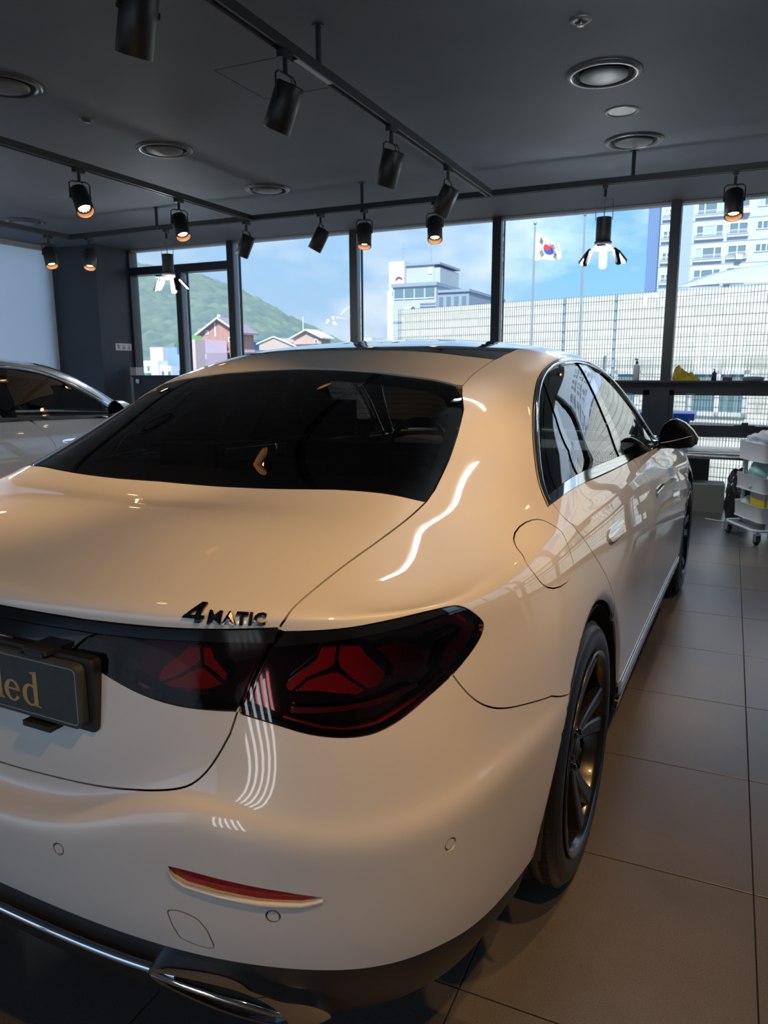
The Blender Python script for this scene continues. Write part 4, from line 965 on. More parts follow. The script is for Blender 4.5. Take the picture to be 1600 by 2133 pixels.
    # --- underbody
    MB().box((-.56, -.84, .19), (.56, 3.6, .23)).box((-.86, .50, .17), (.86, 2.46, .22)).box((-.50, -.93, .23), (.50, -.80, .27)).box((-.78, 3.5, .19), (.78, 3.6, .24)).build('underbody', matt_black, root)
    # --- wheel tubs
    for y0 in (.005, WB):
        for s in (1, -1):
            m = MB(); n = 28; vv = []
            for i in range(n+1):
                t = PI*i/n; yy = y0-(float(arch_a(math.sin(t)))-.006)*math.cos(t); zz = ARCH_Z+(ARCH_B-.012)*math.sin(t)
                if i in (0, n): zz = .315
                vv += [(s*.915, yy, zz), (s*.60, yy, zz)]
            m.add(vv, [[2*i, 2*i+1, 2*i+3, 2*i+2] for i in range(n)], 0, True)
            m.add([vv[2*i+1] for i in range(n+1)], [list(range(n+1))])
            m.build('wheel_tub', matt_black, root)
    # --- wheels
    wheel_parts(root)
    # --- mirrors
    for s in (1, -1): mirror(root, s)
    cabin(root)

def wheel_parts(root):
    R = .352; hw = .128; prof = [(.262, -hw+.012), (.285, -hw+.002), (.315, -hw), (.338, -hw+.012), (.3475, -hw+.026), (.3475, -hw+.048), (R, -.078), (R, -.06), (R, -.056), (R-.007, -.055), (R-.007, -.045), (R, -.044),
            (R, -.004), (R-.007, -.003), (R-.007, .003), (R, .004), (R, .044), (R-.007, .045), (R-.007, .055), (R, .056), (R, .06), (R, .078), (.3475, hw-.048), (.3475, hw-.026), (.338, hw-.012), (.330, hw-.004), (.328, hw-.006), (.318, hw), (.300, hw+.002), (.285, hw-.002), (.262, hw-.012)]
    t = MB(); t.lathe(prof, 72)
    # shoulder sipes: small raised blocks between grooves
    for i in range(72):
        a = 2*PI*i/72
        Mx = Matrix.Rotation(a, 4, 'Z')
        for z0, z1 in ((hw-.046, hw-.024), (-hw+.024, -hw+.046)):
            t.box((.340, -.0135, min(z0, z1)), (.3508, .0135, max(z0, z1)), 0, Mx)
    tyre = t.mesh('tyre', tyre_m)
    b = MB(); b.lathe([(.262, hw-.012), (.272, hw-.002), (.274, hw+.003), (.268, hw+.005), (.258, hw-.004), (.252, hw-.02), (.246, .02), (.246, -hw+.02), (.262, -hw+.012)], 64)
    rim = b.mesh('rim', rim_black)
    # spoke: long tapered blade, five twin pairs
    def blade(a0):
        m = MB(); n = 7; V = []
        for i in range(n):
            f = i/(n-1); r = .062+f*(.252-.062); ang = a0*(.42+.58*f**.8); w = .013+.013*f
            zf = hw-.040+.030*f**1.5
            for sx, zz in ((-w, zf-.004), (-w*.72, zf), (w*.72, zf), (w, zf-.004), (w*.9, zf-.035), (-w*.9, zf-.035)):
                x = r; y = sx; c, s_ = math.cos(ang), math.sin(ang); V.append((x*c-y*s_, x*s_+y*c, zz))
        F = [[i*6+k, i*6+(k+1) % 6, (i+1)*6+(k+1) % 6, (i+1)*6+k] for i in range(n-1) for k in range(6)]
        m.add(V, F); m.add(V, [[5, 4, 3, 2, 1, 0], [(n-1)*6+k for k in range(6)]]); return m
    bl = [blade(.20).mesh('spoke', rim_m), blade(-.20).mesh('spoke', rim_m)]
    wb = MB()
    V = []
    for r in (.07, .235):
        w = .012 if r < .1 else .028
        for sx, zz in ((-w, hw-.052), (w, hw-.052), (w, hw-.075), (-w, hw-.075)): V.append((r, sx, zz))
    wb.add(V, [[0, 1, 5, 4], [1, 2, 6, 5], [2, 3, 7, 6], [3, 0, 4, 7], [3, 2, 1, 0], [4, 5, 6, 7]])
    web = wb.mesh('spoke_web', rim_black)
    hub = MB().lathe([(0, hw-.030), (.030, hw-.032), (.036, hw-.036), (.060, hw-.040), (.080, hw-.048), (.085, hw-.075), (.06, hw-.09), (0, hw-.09)], 32).mesh('hub', rim_black)
    capm = MB().lathe([(0, hw-.024), (.024, hw-.026), (.030, hw-.031)], 24).mesh('hub_cap', satin_black)
    bolt = MB().lathe([(0, hw-.026), (.009, hw-.027), (.010, hw-.045)], 8).mesh('wheel_bolt', dark_chrome)
    disc = MB().lathe([(.06, -.005), (.172, -.005), (.172, .018), (.06, .018)], 40).mesh('brake_disc', mat('brake_steel', (.25, .25, .26), rough=.35, metal=1.0))
    for y0 in (0.0, WB):
        for s in (1, -1):
            Mw = T(s*.793, y0, R-.004) @ Matrix.Rotation(PI/2*s, 4, 'Y')
            w = inst('wheel', rim, root, Mw)
            for me in (tyre, hub, capm, disc): inst(me.name.split('.')[0], me, w)
            for k in range(5):
                a = 2*PI*k/5+PI/2+.05
                for me in bl: inst('spoke', me, w, Matrix.Rotation(a, 4, 'Z'))
                inst('spoke_web', web, w, Matrix.Rotation(a+PI/5, 4, 'Z'))
                inst('wheel_bolt', bolt, w, Matrix.Rotation(a+PI/5, 4, 'Z') @ T(.050, 0, 0))

def mirror(root, s):
    out = [(.836, 1.0), (.838, 1.055), (.856, 1.10), (.885, 1.122), (.915, 1.128), (.955, 1.110), (.992, 1.074), (1.016, 1.038), (1.012, 1.010), (.988, .993), (.93, .984), (.87, .986)]
    out = np.array(out); c = out.mean(0)
    sh = dens([tuple(p) for p in out], .02)
    m = MB(); V = []; n = len(sh); st = [(1.905, .93), (1.90, .985), (1.91, 1.0), (1.95, 1.0), (2.0, .93), (2.04, .76), (2.065, .45), (2.07, .08)]
    for y, k in st:
        for p in sh: q = c+(p-c)*k; V.append((s*q[0], y+(.03*(q[0]-.84) if y > 1.92 else 0), q[1]))
    F = []; MI = []
    for i in range(len(st)-1):
        for k in range(n):
            f = [i*n+k, i*n+(k+1) % n, (i+1)*n+(k+1) % n, (i+1)*n+k]
            zz = V[f[0]][2]; F.append(f if s > 0 else f[::-1]); MI.append(0 if (zz > 1.03 and i > 1) or (zz < 1.03 and V[f[0]][0]*s > .95 and zz < 1.0 and i > 2) else 1)
    for f, a in zip(F, MI): m.add([V[i] for i in f], [[0, 1, 2, 3]], a, True)
    bm = bmesh.new(); me = m.mesh('mirror_housing', [paint, gloss_black]); bm.from_mesh(me); bmesh.ops.remove_doubles(bm, verts=bm.verts, dist=1e-5); bm.to_mesh(me); bm.free()
    h = inst('mirror_housing', me, root)
    g = MB(); gp = [(s*(c+(p-c)*.93)[0], 1.906, (c+(p-c)*.93)[1]) for p in sh]
    g.add(gp, [list(range(n))[::(1 if s > 0 else -1)]]); g.build('mirror_glass', mat('mirror_dark_reflection', (.004, .004, .005), rough=.05, spec=.08), h)  # near-black glass colour stands in for a dark reflection
    MB().tube([(s*(.85+.02*i), 1.897-.0005*i, 1.012+.0045*i+.0018*max(0, i-3)) for i in range(8)], .0035, 6).build('mirror_chrome_line', chrome, h)
    MB().tube([(s*.80, 2.02, .985), (s*.84, 1.99, .995), (s*.88, 1.97, 1.0)], [.028, .022, .02], 10).build('mirror_stalk', gloss_black, h)

def cabin(root):
    MB().rbox((-.64, -.50, .90), (.64, .10, 1.02), .05).build('parcel_shelf', leather, root)
    for x in (-.40, .40):
        m = MB(); m.rbox((x-.26, .95, .35), (x+.26, 1.45, .52), .06)
        m.rbox((x-.24, .86, .50), (x+.24, 1.0, 1.06), .05); m.build('front_seat', leather, root)
        MB().rbox((x-.13, .84, 1.09), (x+.13, .93, 1.24), .04).build('headrest', leather, root)
    MB().rbox((-.62, -.02, .40), (.62, .16, 1.02), .05).rbox((-.62, .1, .35), (.62, .62, .5), .05).build('rear_seat', leather, root)
    for x in (-.42, 0, .42): MB().rbox((x-.12, -.02, 1.03), (x+.12, .07, 1.13 if x else 1.09), .03).build('headrest', leather, root)
    MB().rbox((-.68, 1.9, .75), (.68, 2.4, .96), .06).build('dashboard', leather, root)
    MB().tube([(-.38+.17*math.cos(t), 1.78+.05*math.sin(t), .93+.17*math.sin(t)) for t in np.linspace(0, 2*PI, 24, endpoint=False)], .014, 8, closed=True).build('steering_wheel', leather, root)
    MB().rbox((-.12, 1.55, 1.30), (.12, 1.58, 1.36), .012).build('rear_view_mirror', matt_black, root)
    MB().box((-.74, .3, .3), (-.70, 2.3, .98)).box((.70, .3, .3), (.74, 2.3, .98)).box((-.7, .3, .28), (.7, 2.4, .33)).build('cabin_lining', matt_black, root)
    u = np.linspace(-13, 13, 60)
    m = MB(); m.box((-.50, .30, 1.375), (.50, 1.45, 1.39)); m.build('headliner', matt_black, root)

def lettering(root):
    """raised dark chrome badge on the boot lid, bent onto the skin"""
    def text_mesh(s, size, ox, oy, off=.018):
        c = bpy.data.curves.new('t', 'FONT'); c.body = s; c.size = size; c.extrude = .002; c.offset = off*size*.5; c.resolution_u = 3
        c.bevel_depth = .0004; c.bevel_resolution = 1; c.space_character = 1.12
        o = bpy.data.objects.new('t', c); COL.objects.link(o); dg = bpy.context.evaluated_depsgraph_get(); dg.update()
        me = bpy.data.meshes.new_from_object(o.evaluated_get(dg)); bpy.data.objects.remove(o); bpy.data.curves.remove(c)
        for v in me.vertices: v.co.x = v.co.x*1.28+ox; v.co.y += oy
        return me
    four = MB(); n = 6
    for q in ([(0, .0052), (.0098, .0098), (.0205, .0180), (.0205, .0245)], [(0, .0052), (.0350, .0052), (.0350, .0098), (.0040, .0098)], [(.0205, 0), (.0290, 0), (.0290, .0245), (.0205, .0245)]):
        q = [np.array(p) for p in q]
        G = [[(q[0]*(1-i/n)+q[1]*i/n)*(1-j/n)+(q[3]*(1-i/n)+q[2]*i/n)*j/n for i in range(n+1)] for j in range(n+1)]
        V = [(*p, z) for z in (-.002, .002) for r in G for p in r]; I = lambda k, j, i: k*(n+1)**2+j*(n+1)+i
        F = [[I(1, j, i), I(1, j, i+1), I(1, j+1, i+1), I(1, j+1, i)] for j in range(n) for i in range(n)]
        for i in range(n): F += [[I(0, 0, i), I(0, 0, i+1), I(1, 0, i+1), I(1, 0, i)], [I(0, n, i+1), I(0, n, i), I(1, n, i), I(1, n, i+1)], [I(0, i+1, 0), I(0, i, 0), I(1, i, 0), I(1, i+1, 0)], [I(0, i, n), I(0, i+1, n), I(1, i+1, n), I(1, i, n)]]
        four.add(V, F)
    a = four.mesh('t', dark_chrome); w4 = .0345
    b = text_mesh('MATIC', .0235, w4+.0045, 0, .055)
    tot = max(v.co.x for v in b.vertices); k = .140/tot
    bm = bmesh.new(); bm.from_mesh(a); bm.from_mesh(b)
    p0, p1 = np.array(_uvf['badge'][0]), np.array(_uvf['badge'][1])
    for v in bm.verts:
        f = v.co.x/tot; uv = p0+(p1-p0)*f; h = 1e-2
        Su = (S0(uv[0]+h, uv[1])-S0(uv[0]-h, uv[1]))/(2*h); Sv = (S0(uv[0], uv[1]+h)-S0(uv[0], uv[1]-h))/(2*h)
        q, n = SN(uv[0], uv[1]); Tn = Su*(p1-p0)[0]+Sv*(p1-p0)[1]; Tn = Tn/np.linalg.norm(Tn)
        d, *_ = np.linalg.lstsq(np.stack([Su, Sv], 1), np.cross(n, Tn)*v.co.y*k, rcond=None)
        uv = uv+d
        q, n = SN(uv[0], uv[1]); q = q+n*(v.co.z+.0030); v.co = Vector(q.tolist())
    me = bpy.data.meshes.new('badge_lettering'); bm.to_mesh(me); bm.free(); me.materials.append(dark_chrome)
    bpy.data.meshes.remove(a); bpy.data.meshes.remove(b)
    o = inst('badge_lettering', me, root); o['label'] = 'raised dark letters 4MATIC on boot lid'

def number_plate(root):
    Y = -1.095
    br = MB(); Mx = T(0, Y, .83) @ Matrix.Rotation(PI/2, 4, 'X')
    br.rbox((-.300, -.068, -.035), (.300, .064, -.014), .012, M=Mx)
    br.box((-.27, -.05, -.05), (.27, .05, -.035), M=Mx)
    k = br.build('plate_bracket', satin_black, root)
    for x in (-.18, .18):
        MB().box((x-.030, Y-.002, .891), (x+.030, Y+.03, .899)).box((x-.022, Y-.004, .884), (x+.022, Y+.004, .895)).build('bracket_clip', satin_black, k)
        MB().box((x-.034, Y-.012, .756), (x+.034, Y+.03, .766)).build('bracket_clip', satin_black, k)
    pl = MB(); pl.rbox((-.284, -.0575, -.012), (.284, .0555, .004), .014, 0, 5, M=Mx)
    p = pl.build('number_plate', plate_grey, k); p['label'] = 'dark grey dummy plate with gold serif letters'
    f = []
    for cx, cy, a0 in ((.268, .040, 0), (-.268, .040, 90), (-.268, -.042, 180), (.268, -.042, 270)):
        for i in range(6): t = math.radians(a0+18*i); f.append(Mx @ Vector((cx+.009*math.cos(t), cy+.009*math.sin(t), .0042)))
    MB().tube(f, .0011, 6, closed=True).build('plate_border', plate_rim, k)
    # letters: serif l, e, d (heavy old-style shapes), flat gold print 0.4 mm proud
    Z = .0046
    def fan(m, pts): m.add([tuple(Mx @ Vector((x, y, Z))) for x, y in pts], [list(range(len(pts)))])
    def ring(m, cx, cy, ax, ay, bx, by, t0, t1, dx=0, n=22):
        V = []
        for i in range(n+1):
            t = math.radians(t0+(t1-t0)*i/n)
            V.append((cx+ax*math.cos(t), cy+ay*math.sin(t))); V.append((cx+dx+bx*math.cos(t), cy+by*math.sin(t)))
        m.add([tuple(Mx @ Vector((x, y, Z))) for x, y in V], [[2*i, 2*i+2, 2*i+3, 2*i+1] for i in range(n)])
    b0 = -.036
    def stem(m, x, y1, w=.0105, serif=True):
        fan(m, [(x, b0), (x+w, b0), (x+w, y1), (x, y1-.003)])
        fan(m, [(x-.006, y1-.0045), (x, y1-.0055), (x+w, y1), (x+w, y1+.0012), (x-.006, y1-.0022)])
        if serif: fan(m, [(x-.006, b0), (x+w+.006, b0), (x+w+.006, b0+.0022), (x+w, b0+.0045), (x, b0+.0045), (x-.006, b0+.0022)])
    li = MB(); stem(li, .043, b0+.040); ring(li, .0485, b0+.054, .0062, .0062, 0, 0, 0, 360); li.build('plate_letter', gold_m, k)
    l = MB(); stem(l, .079, b0+.064); l.build('plate_letter', gold_m, k)
    e = MB(); ring(e, .117, b0+.0195, .0205, .0205, .0105, .0165, 20, 330, .001); fan(e, [(.108, b0+.0205), (.1365, b0+.0205), (.1368, b0+.0245), (.108, b0+.0245)]); ring(e, .117, b0+.0195, .0205, .0205, .0105, .0165, 10, 30, .001); e.build('plate_letter', gold_m, k)
    d = MB(); ring(d, .164, b0+.0195, .0205, .0205, .0105, .0165, 55, 305, .001); stem(d, .172, b0+.064, serif=False); fan(d, [(.172, b0), (.188, b0-.001), (.188, b0+.002), (.182, b0+.004)]); d.build('plate_letter', gold_m, k)

RA = (-1.198, 1.956, 0.0)
car = empty('sedan', 'white sedan parked at the front under warm spotlights, boot lid and right side in view', 'car', RA, -math.radians(1.885))
build_car(car); lettering(car); number_plate(car)
car2 = copy_tree(car)
car2.name = 'sedan'; car2.location = (-5.2, 2.6, 0); car2.rotation_euler = (0, 0, math.radians(5))
car2['label'] = 'white sedan at the left edge, mostly hidden behind the nearer white sedan'
for c in list(car2.children):
    if c.name.split('.')[0] in ('badge_lettering', 'plate_bracket', 'number_plate'):
        for k in list(c.children): bpy.data.objects.remove(k)
        bpy.data.objects.remove(c)

# ------------------------------------------------------------------ OUTSIDE
gm = mat('ground_grey', (.22, .22, .21), rough=.9, noise=(.3, .2))
struct(MB().box((-700, 8.4, -4.2), (400, 900, -4.0)).build('ground_outside', gm))
struct(MB().box((XL-6, -60, -4.2), (60, 8.3, -4.0)).build('ground_street', gm))
# --- stone wall building behind the fence
AN = math.radians(16.5); FD = Vector((-math.cos(AN), math.sin(AN), 0)); FN = Vector((math.sin(AN), math.cos(AN), 0))
def fp(s, dpt, z): return Vector((-2.24, 17.5, 0))+FD*s+FN*dpt+Vector((0, 0, z))
def fbox(m, s0, s1, d0, d1, z0, z1, mi=0):
    P = [fp(s, d, z) for z in (z0, z1) for s, d in ((s0, d0), (s0, d1), (s1, d1), (s1, d0))]
    return m.add([tuple(p) for p in P], [(0, 3, 2, 1), (4, 5, 6, 7), (0, 1, 5, 4), (1, 2, 6, 5), (2, 3, 7, 6), (3, 0, 4, 7)], mi)
def stone_mat():
    m = mat('beige_stone', (.8,.78,.7), rough=.85); t = m.node_tree; b = t.nodes['Principled BSDF']
    tc = t.nodes.new('ShaderNodeTexCoord'); mp = t.nodes.new('ShaderNodeMapping'); mp.inputs['Rotation'].default_value = (PI/2, 0, 0)
    br = t.nodes.new('ShaderNodeTexBrick'); br.inputs['Scale'].default_value = 1.0; br.inputs['Brick Width'].default_value = .55; br.inputs['Row Height'].default_value = .19
    br.inputs['Mortar Size'].default_value = .012; br.inputs['Color1'].default_value = (.76, .745, .65, 1); br.inputs['Color2'].default_value = (.66, .645, .555, 1); br.inputs['Mortar'].default_value = (.54, .53, .47, 1)
    t.links.new(tc.outputs['Object'], mp.inputs[0]); t.links.new(mp.outputs[0], br.inputs['Vector'])
    n = t.nodes.new('ShaderNodeTexNoise'); n.inputs['Scale'].default_value = .9; n.inputs['Detail'].default_value = 6; t.links.new(tc.outputs['Object'], n.inputs['Vector'])
    r = t.nodes.new('ShaderNodeValToRGB'); r.color_ramp.elements[0].position = .60; r.color_ramp.elements[1].position = .78; r.color_ramp.elements[1].color = (.55, .34, .16, 1); r.color_ramp.elements[0].color = (0, 0, 0, 1)
    t.links.new(n.outputs['Fac'], r.inputs[0])
    mx = t.nodes.new('ShaderNodeMix'); mx.data_type = 'RGBA'; mr = t.nodes.new('ShaderNodeMapRange'); mr.inputs[1].default_value = .62; mr.inputs[2].default_value = .8; mr.inputs[4].default_value = .45
    t.links.new(n.outputs['Fac'], mr.inputs[0]); t.links.new(mr.outputs[0], mx.inputs['Factor']); t.links.new(br.outputs['Color'], mx.inputs['A']); mx.inputs['B'].default_value = (.55, .34, .16, 1)
    t.links.new(mx.outputs['Result'], b.inputs['Base Color']); return m
win_white = mat('window_white', (.70, .73, .74), rough=.4); win_glass = mat('far_window_glass', (.16, .26, .28), rough=.12, spec=.8)
bw = empty('stone_building', 'low beige stone building behind the mesh fence, white framed windows', 'building', tuple(fp(-3, 1.2, -4)))
def under(o, p): o.parent = p; o.matrix_parent_inverse = Matrix.Translation(-p.location); return o
m = MB(); fbox(m, -13, 7.35, 1.25, 8, -4, 3.05); under(m.build('building_wall', stone_mat()), bw)
for s0, s1, z0, z1 in ((-2.35, -1.1, .30, 1.30), (.05, 1.2, .30, 1.30), (-5.4, -4.0, .30, 1.30), (-8.2, -6.8, .30, 1.3)):
    m = MB(); fbox(m, s0, s1, 1.15, 1.26, z0, z0+.09); fbox(m, s0, s1, 1.15, 1.26, z1-.09, z1)
    for a in (s0, (s0+s1)/2-.05, s1-.09): fbox(m, a, a+.09, 1.15, 1.26, z0, z1)
    f = under(m.build('window', win_white), bw)
    m = MB(); fbox(m, s0+.05, s1-.05, 1.20, 1.25, z0+.05, z1-.05); p = m.build('pane', win_glass); p.parent = f
m = MB(); fbox(m, -13, 6.5, 1.10, 1.26, .16, .22); under(m.build('window_ledge', win_white), bw)
# --- welded mesh fence
wire = mat('fence_wire', (.05, .06, .055), rough=.6)
fe = empty('mesh_fence', 'tall dark welded wire mesh fence in front of the stone building', 'fence', tuple(fp(-3, 0, -4)))
m = MB(); s = -12.0
while s < 6.45: fbox(m, s-.0042, s+.0042, -.004, .004, -1.6, 2.95); s += .062
o = under(m.build('vertical_wires', wire), fe); o['kind'] = 'stuff'
m = MB(); z = -1.5
while z < 2.9: fbox(m, -12, 6.45, -.014, -.005, z-.0048, z+.0048); z += .205
o = under(m.build('horizontal_wires', wire), fe); o['kind'] = 'stuff'
for s in (.2, 1.45, -6.0, -11.0):
    m = MB(); fbox(m, s-.025, s+.025, .01, .06, -4, 2.97); under(m.build('fence_post', mat('post_grey', (.30, .40, .50), rough=.5)), fe)
# --- pale tarpaulin over the wall at right
m = MB(); nx, nz = 14, 8; V = []
for j in range(nz+1):
    for i in range(nx+1):
        f, g = i/nx, j/nz; s = -.55-g*.85-f*(4.2-g*.8); z = 3.13+g*(.52+.22*f)+.03*math.sin(f*9+g*4); V.append(tuple(fp(s, 1.32+1.6*g+.06*math.sin(f*13)+.05*math.sin(g*7+f*5), z)))
m.add(V, [[j*(nx+1)+i, j*(nx+1)+i+1, (j+1)*(nx+1)+i+1, (j+1)*(nx+1)+i] for j in range(nz) for i in range(nx)], 0, True)
o = m.build('tarpaulin', mat('tarp_white', (.46, .52, .58), rough=.6)); tag(o, 'pale tarpaulin draped over the stone wall at right', 'tarpaulin')
sl = o.modifiers.new('thick', 'SOLIDIFY'); sl.thickness = .02
# --- flagpoles and flag
pole_m = mat('pole_grey', (.42, .45, .46), rough=.35, metal=.6)
for x, z1, lb in ((-3.77, 4.16, 'grey flagpole carrying the flag outside the window'), (-2.80, 4.24, 'bare grey flagpole to the right of the flag')):
    t = empty('flagpole', lb, 'flagpole', (x, 15.5, -4))
    MB().cyl((0, 0, 0), (0, 0, z1+2), .028, .026, n=12).cyl((0, 0, z1+2), (0, 0, z1+4), .024, .018, n=12).build('pole', pole_m, t)
    MB().sphere((0, 0, z1+4.03), .035).build('finial', pole_m, t)
    MB().cyl((.02, -.02, .8), (.02, -.02, z1+3.9), .003, n=5).build('halyard', pole_m, t)
def flag():
    nx, nz = 96, 64; V = []; L, Hh = .74, .50
    for j in range(nz+1):
        for i in range(nx+1):
            f, g = i/nx, j/nz
            zt = .27-f*.30+.015*math.sin(f*8); zb = -.27+.01*math.sin(f*6)-f*.02
            V.append((f*.53+.02*math.sin(g*5)*f, .05*math.sin(f*11+g*2.2)*f**.5-.10*f+.03*math.sin(f*19+g*6)*f, zb+(zt-zb)*g))
    F = []; MI = []
    for j in range(nz):
        for i in range(nx):
            F.append([j*(nx+1)+i, j*(nx+1)+i+1, (j+1)*(nx+1)+i+1, (j+1)*(nx+1)+i])
            x = ((i+.5)/nx-.5)*1.5; y = (j+.5)/nz-.5; mi = 0
            r = math.hypot(x, y); th = math.atan2(2, 3)
            if r < .25:
                xr = x*math.cos(th)-y*math.sin(th); yr = x*math.sin(th)+y*math.cos(th)
                up = yr > 0
                if math.hypot(xr+.125, yr) < .125: up = False if yr < 0 else up
                if math.hypot(xr+.125, yr) < .125: up = True
                if math.hypot(xr-.125, yr) < .125: up = False
                mi = 1 if up else 2
            else:
                for sx, sy, br in ((-1, 1, (1, 1, 1)), (1, 1, (0, 1, 0)), (-1, -1, (1, 0, 1)), (1, -1, (0, 0, 0))):
                    a = math.atan2(sy*2, sx*3); ca, sa = math.cos(a), math.sin(a)
                    p = x*ca+y*sa; q = -x*sa+y*ca
                    for kx in range(3):
                        c = .375+(.0417*2)*.75*(kx-0)+.0
                        if abs(p-c) < .0235 and abs(q) < .125 and (br[kx] or abs(q) > .012): mi = 3
            MI.append(mi)
    me = bpy.data.meshes.new('flag'); me.from_pydata(V, [], F)
    for mm in (mat('flag_white', (.78, .79, .80), rough=.8), mat('flag_red', (.62, .03, .05), rough=.8), mat('flag_blue', (.02, .08, .38), rough=.8), mat('flag_black', (.02, .02, .02), rough=.8)): me.materials.append(mm)
    me.polygons.foreach_set('material_index', MI); me.polygons.foreach_set('use_smooth', [True]*len(F)); me.update()
    o = inst('flag', me, None, T(-3.745, 15.47, 3.74)); s_ = o.modifiers.new('thick', 'SOLIDIFY'); s_.thickness = .003
    tag(o, 'white flag with red and blue disc and black bars, hanging from the left flagpole', 'flag')
flag()

# --- white apartment tower (right)
tw_m = mat('tower_white', (.48, .54, .59), rough=.8, noise=(.15, .05)); tw_blue = mat('tower_blue', (.16, .26, .45), rough=.8); pan_blue = mat('tower_panel', (.34, .42, .52), rough=.8)
rail_m = mat('rail_white', (.55, .58, .60), rough=.6); far_glass = mat('apartment_glass', (.13, .20, .24), rough=.1, spec=.8); curtain = mat('apartment_curtain', (.35, .48, .50), rough=.6)
TY = 92.0
tower = empty('apartment_tower', 'tall white apartment tower at upper right with balcony windows', 'building', (0, TY, -4))
def part(m, name, mm, par, loc): o = m.build(name, mm); o.parent = par; o.matrix_parent_inverse = Matrix.Translation(-Vector(loc)); return o
tl = (0, TY, -4)
part(MB().box((-8.35, TY, -4), (34, TY+14, 42)), 'tower_wall', tw_m, tower, tl)
m = MB(); m.box((-9.75, TY+.6, -4), (-8.35, TY+13, 41.5))
for i in range(7): m.box((-9.75+.2*i, TY+.5, -4), (-9.75+.2*i+.09, TY+.6, 41.5))
part(m, 'tower_side', tw_blue, tower, tl)
m = MB()
for i in range(7): m.box((-6.55+.22*i, TY-.08, -4), (-6.55+.22*i+.11, TY, 41))
m.box((-6.6, TY-.03, -4), (-5.0, TY, 41)); part(m, 'ribbed_panel', pan_blue, tower, tl)
FLR = 2.29
def apt_window(x0, x1, z0, z1, splits, rail, k):
    f = MB(); f.box((x0-.07, TY-.10, z0-.07), (x1+.07, TY-.002, z0)); f.box((x0-.07, TY-.10, z1), (x1+.07, TY-.002, z1+.07))
    xs = [x0]+[x0+(x1-x0)*s for s in splits]+[x1]
    for x in xs: f.box((x-.05, TY-.10, z0), (x+.05, TY-.002, z1))
    w = part(f, 'window', win_white, tower, tl)
    for i in range(len(xs)-1):
        p = MB().box((xs[i]+.05, TY-.05, z0), (xs[i+1]-.05, TY-.01, z1)).build('pane', curtain if (k*7+i*3) % 5 == 1 else far_glass); p.parent = w
    if rail:
        r = MB(); r.box((x0-.1, TY-.34, z0+.28), (x1+.1, TY-.28, z0+.34)); r.box((x0-.1, TY-.34, z0-.30), (x1+.1, TY-.28, z0-.24)); r.box((x0-.12, TY-.34, z0-.38), (x1+.12, TY-.002, z0-.30))
        x = x0-.08
        while x < x1+.1: r.box((x-.022, TY-.33, z0-.24), (x+.022, TY-.29, z0+.28)); x += .15
        part(r, 'balcony_rail', rail_m, tower, tl)
for fl_i in range(-1, 6):
    z = 10.75+FLR*fl_i
    if z > 20.5: break
    apt_window(-8.0, -7.05, z, z+.72, (.5,), True, fl_i)
    apt_window(-4.62, -1.95, z-.05, z+1.0, (.27, .73), True, fl_i+2)
    apt_window(-1.35, .45, z+.05, z+1.05, (.5,), True, fl_i+4)
    apt_window(1.3, 2.9, z+.35, z+1.05, (.33, .66), False, fl_i+5)
    for q in range(4):
        b = 5.2+q*7.0; apt_window(b, b+2.7, z-.05, z+1.0, (.27, .73), True, fl_i+q); apt_window(b+3.5, b+5.2, z+.05, z+1.05, (.5,), True, fl_i+q+1)
    m = MB().box((-8.35, TY-.05, z-.75), (34, TY, z-.68)); part(m, 'floor_band', pan_blue, tower, tl)
for x, z in ((-.2, 12.75), (.15, 17.4), (-1.1, 10.5)):
    part(MB().box((x-.3, TY-.62, z-.12), (x+.35, TY-.34, z+.38)), 'cooling_unit', rail_m, tower, tl)

# --- grey office block (centre)
gy = mat('block_grey', (.42, .46, .47), rough=.85, noise=(.3, .06)); gy2 = mat('block_blue_grey', (.26, .32, .40), rough=.8); gy_l = mat('block_light', (.56, .60, .60), rough=.85)
GL = (-28, 72.0, -4)
gb = empty('office_block', 'grey stepped office block with rooftop storeys beyond the fence', 'building', GL)
gp = lambda m, n, mm: part(m, n, mm, gb, GL)
y = 72.0
gp(MB().box((-33.0, y+1, -4), (-31.2, y+8, 9.2)).box((-32.6, y+.6, -4), (-30.9, y+7, 12.0)), 'stair_tower', gy_l)
gp(MB().box((-31.9, y, -4), (-27.2, y+9, 9.4)), 'front_wing', gy)
gp(MB().box((-27.2, y+.3, -4), (-23.9, y+13, 8.7)), 'side_wing', gy2)
gp(MB().box((-32.0, y-.2, 9.4), (-27.1, y+9.2, 9.75)).box((-27.1, y+.1, 8.7), (-23.8, y+13, 8.95)), 'roof_slab', gy2)
gp(MB().box((-30.9, y+1.2, 9.75), (-27.9, y+7, 11.55)).box((-27.9, y+1.3, 9.75), (-27.3, y+7, 11.3)), 'roof_storey', gy)
gp(MB().box((-31.0, y+1.0, 11.55), (-27.2, y+7.2, 11.75)), 'roof_cap', gy2)
for i in range(4):
    x = -31.7+1.12*i
    w = gp(MB().box((x, y-.06, 8.3), (x+.95, y+.02, 9.2)), 'window', far_glass); o = MB().box((x-.04, y-.1, 8.2), (x+.99, y-.02, 8.3)).build('sill', gy_l); o.parent = w
for i in range(3):
    gp(MB().box((-31.9, y-.05, 5.9-1.75*i), (-27.2, y, 6.1-1.75*i)), 'floor_band', gy2)
for j in range(3):
    for i in range(4):
        x = -27.0+.8*i; gp(MB().box((x, y+.22, 7.3-1.6*j), (x+.42, y+.3, 8.3-1.6*j)), 'window', far_glass)
for i in range(5): gp(MB().box((-28.9, y-.1, 6.55+.28*i), (-27.25, y-.0, 6.68+.28*i)), 'louvre', gy2)
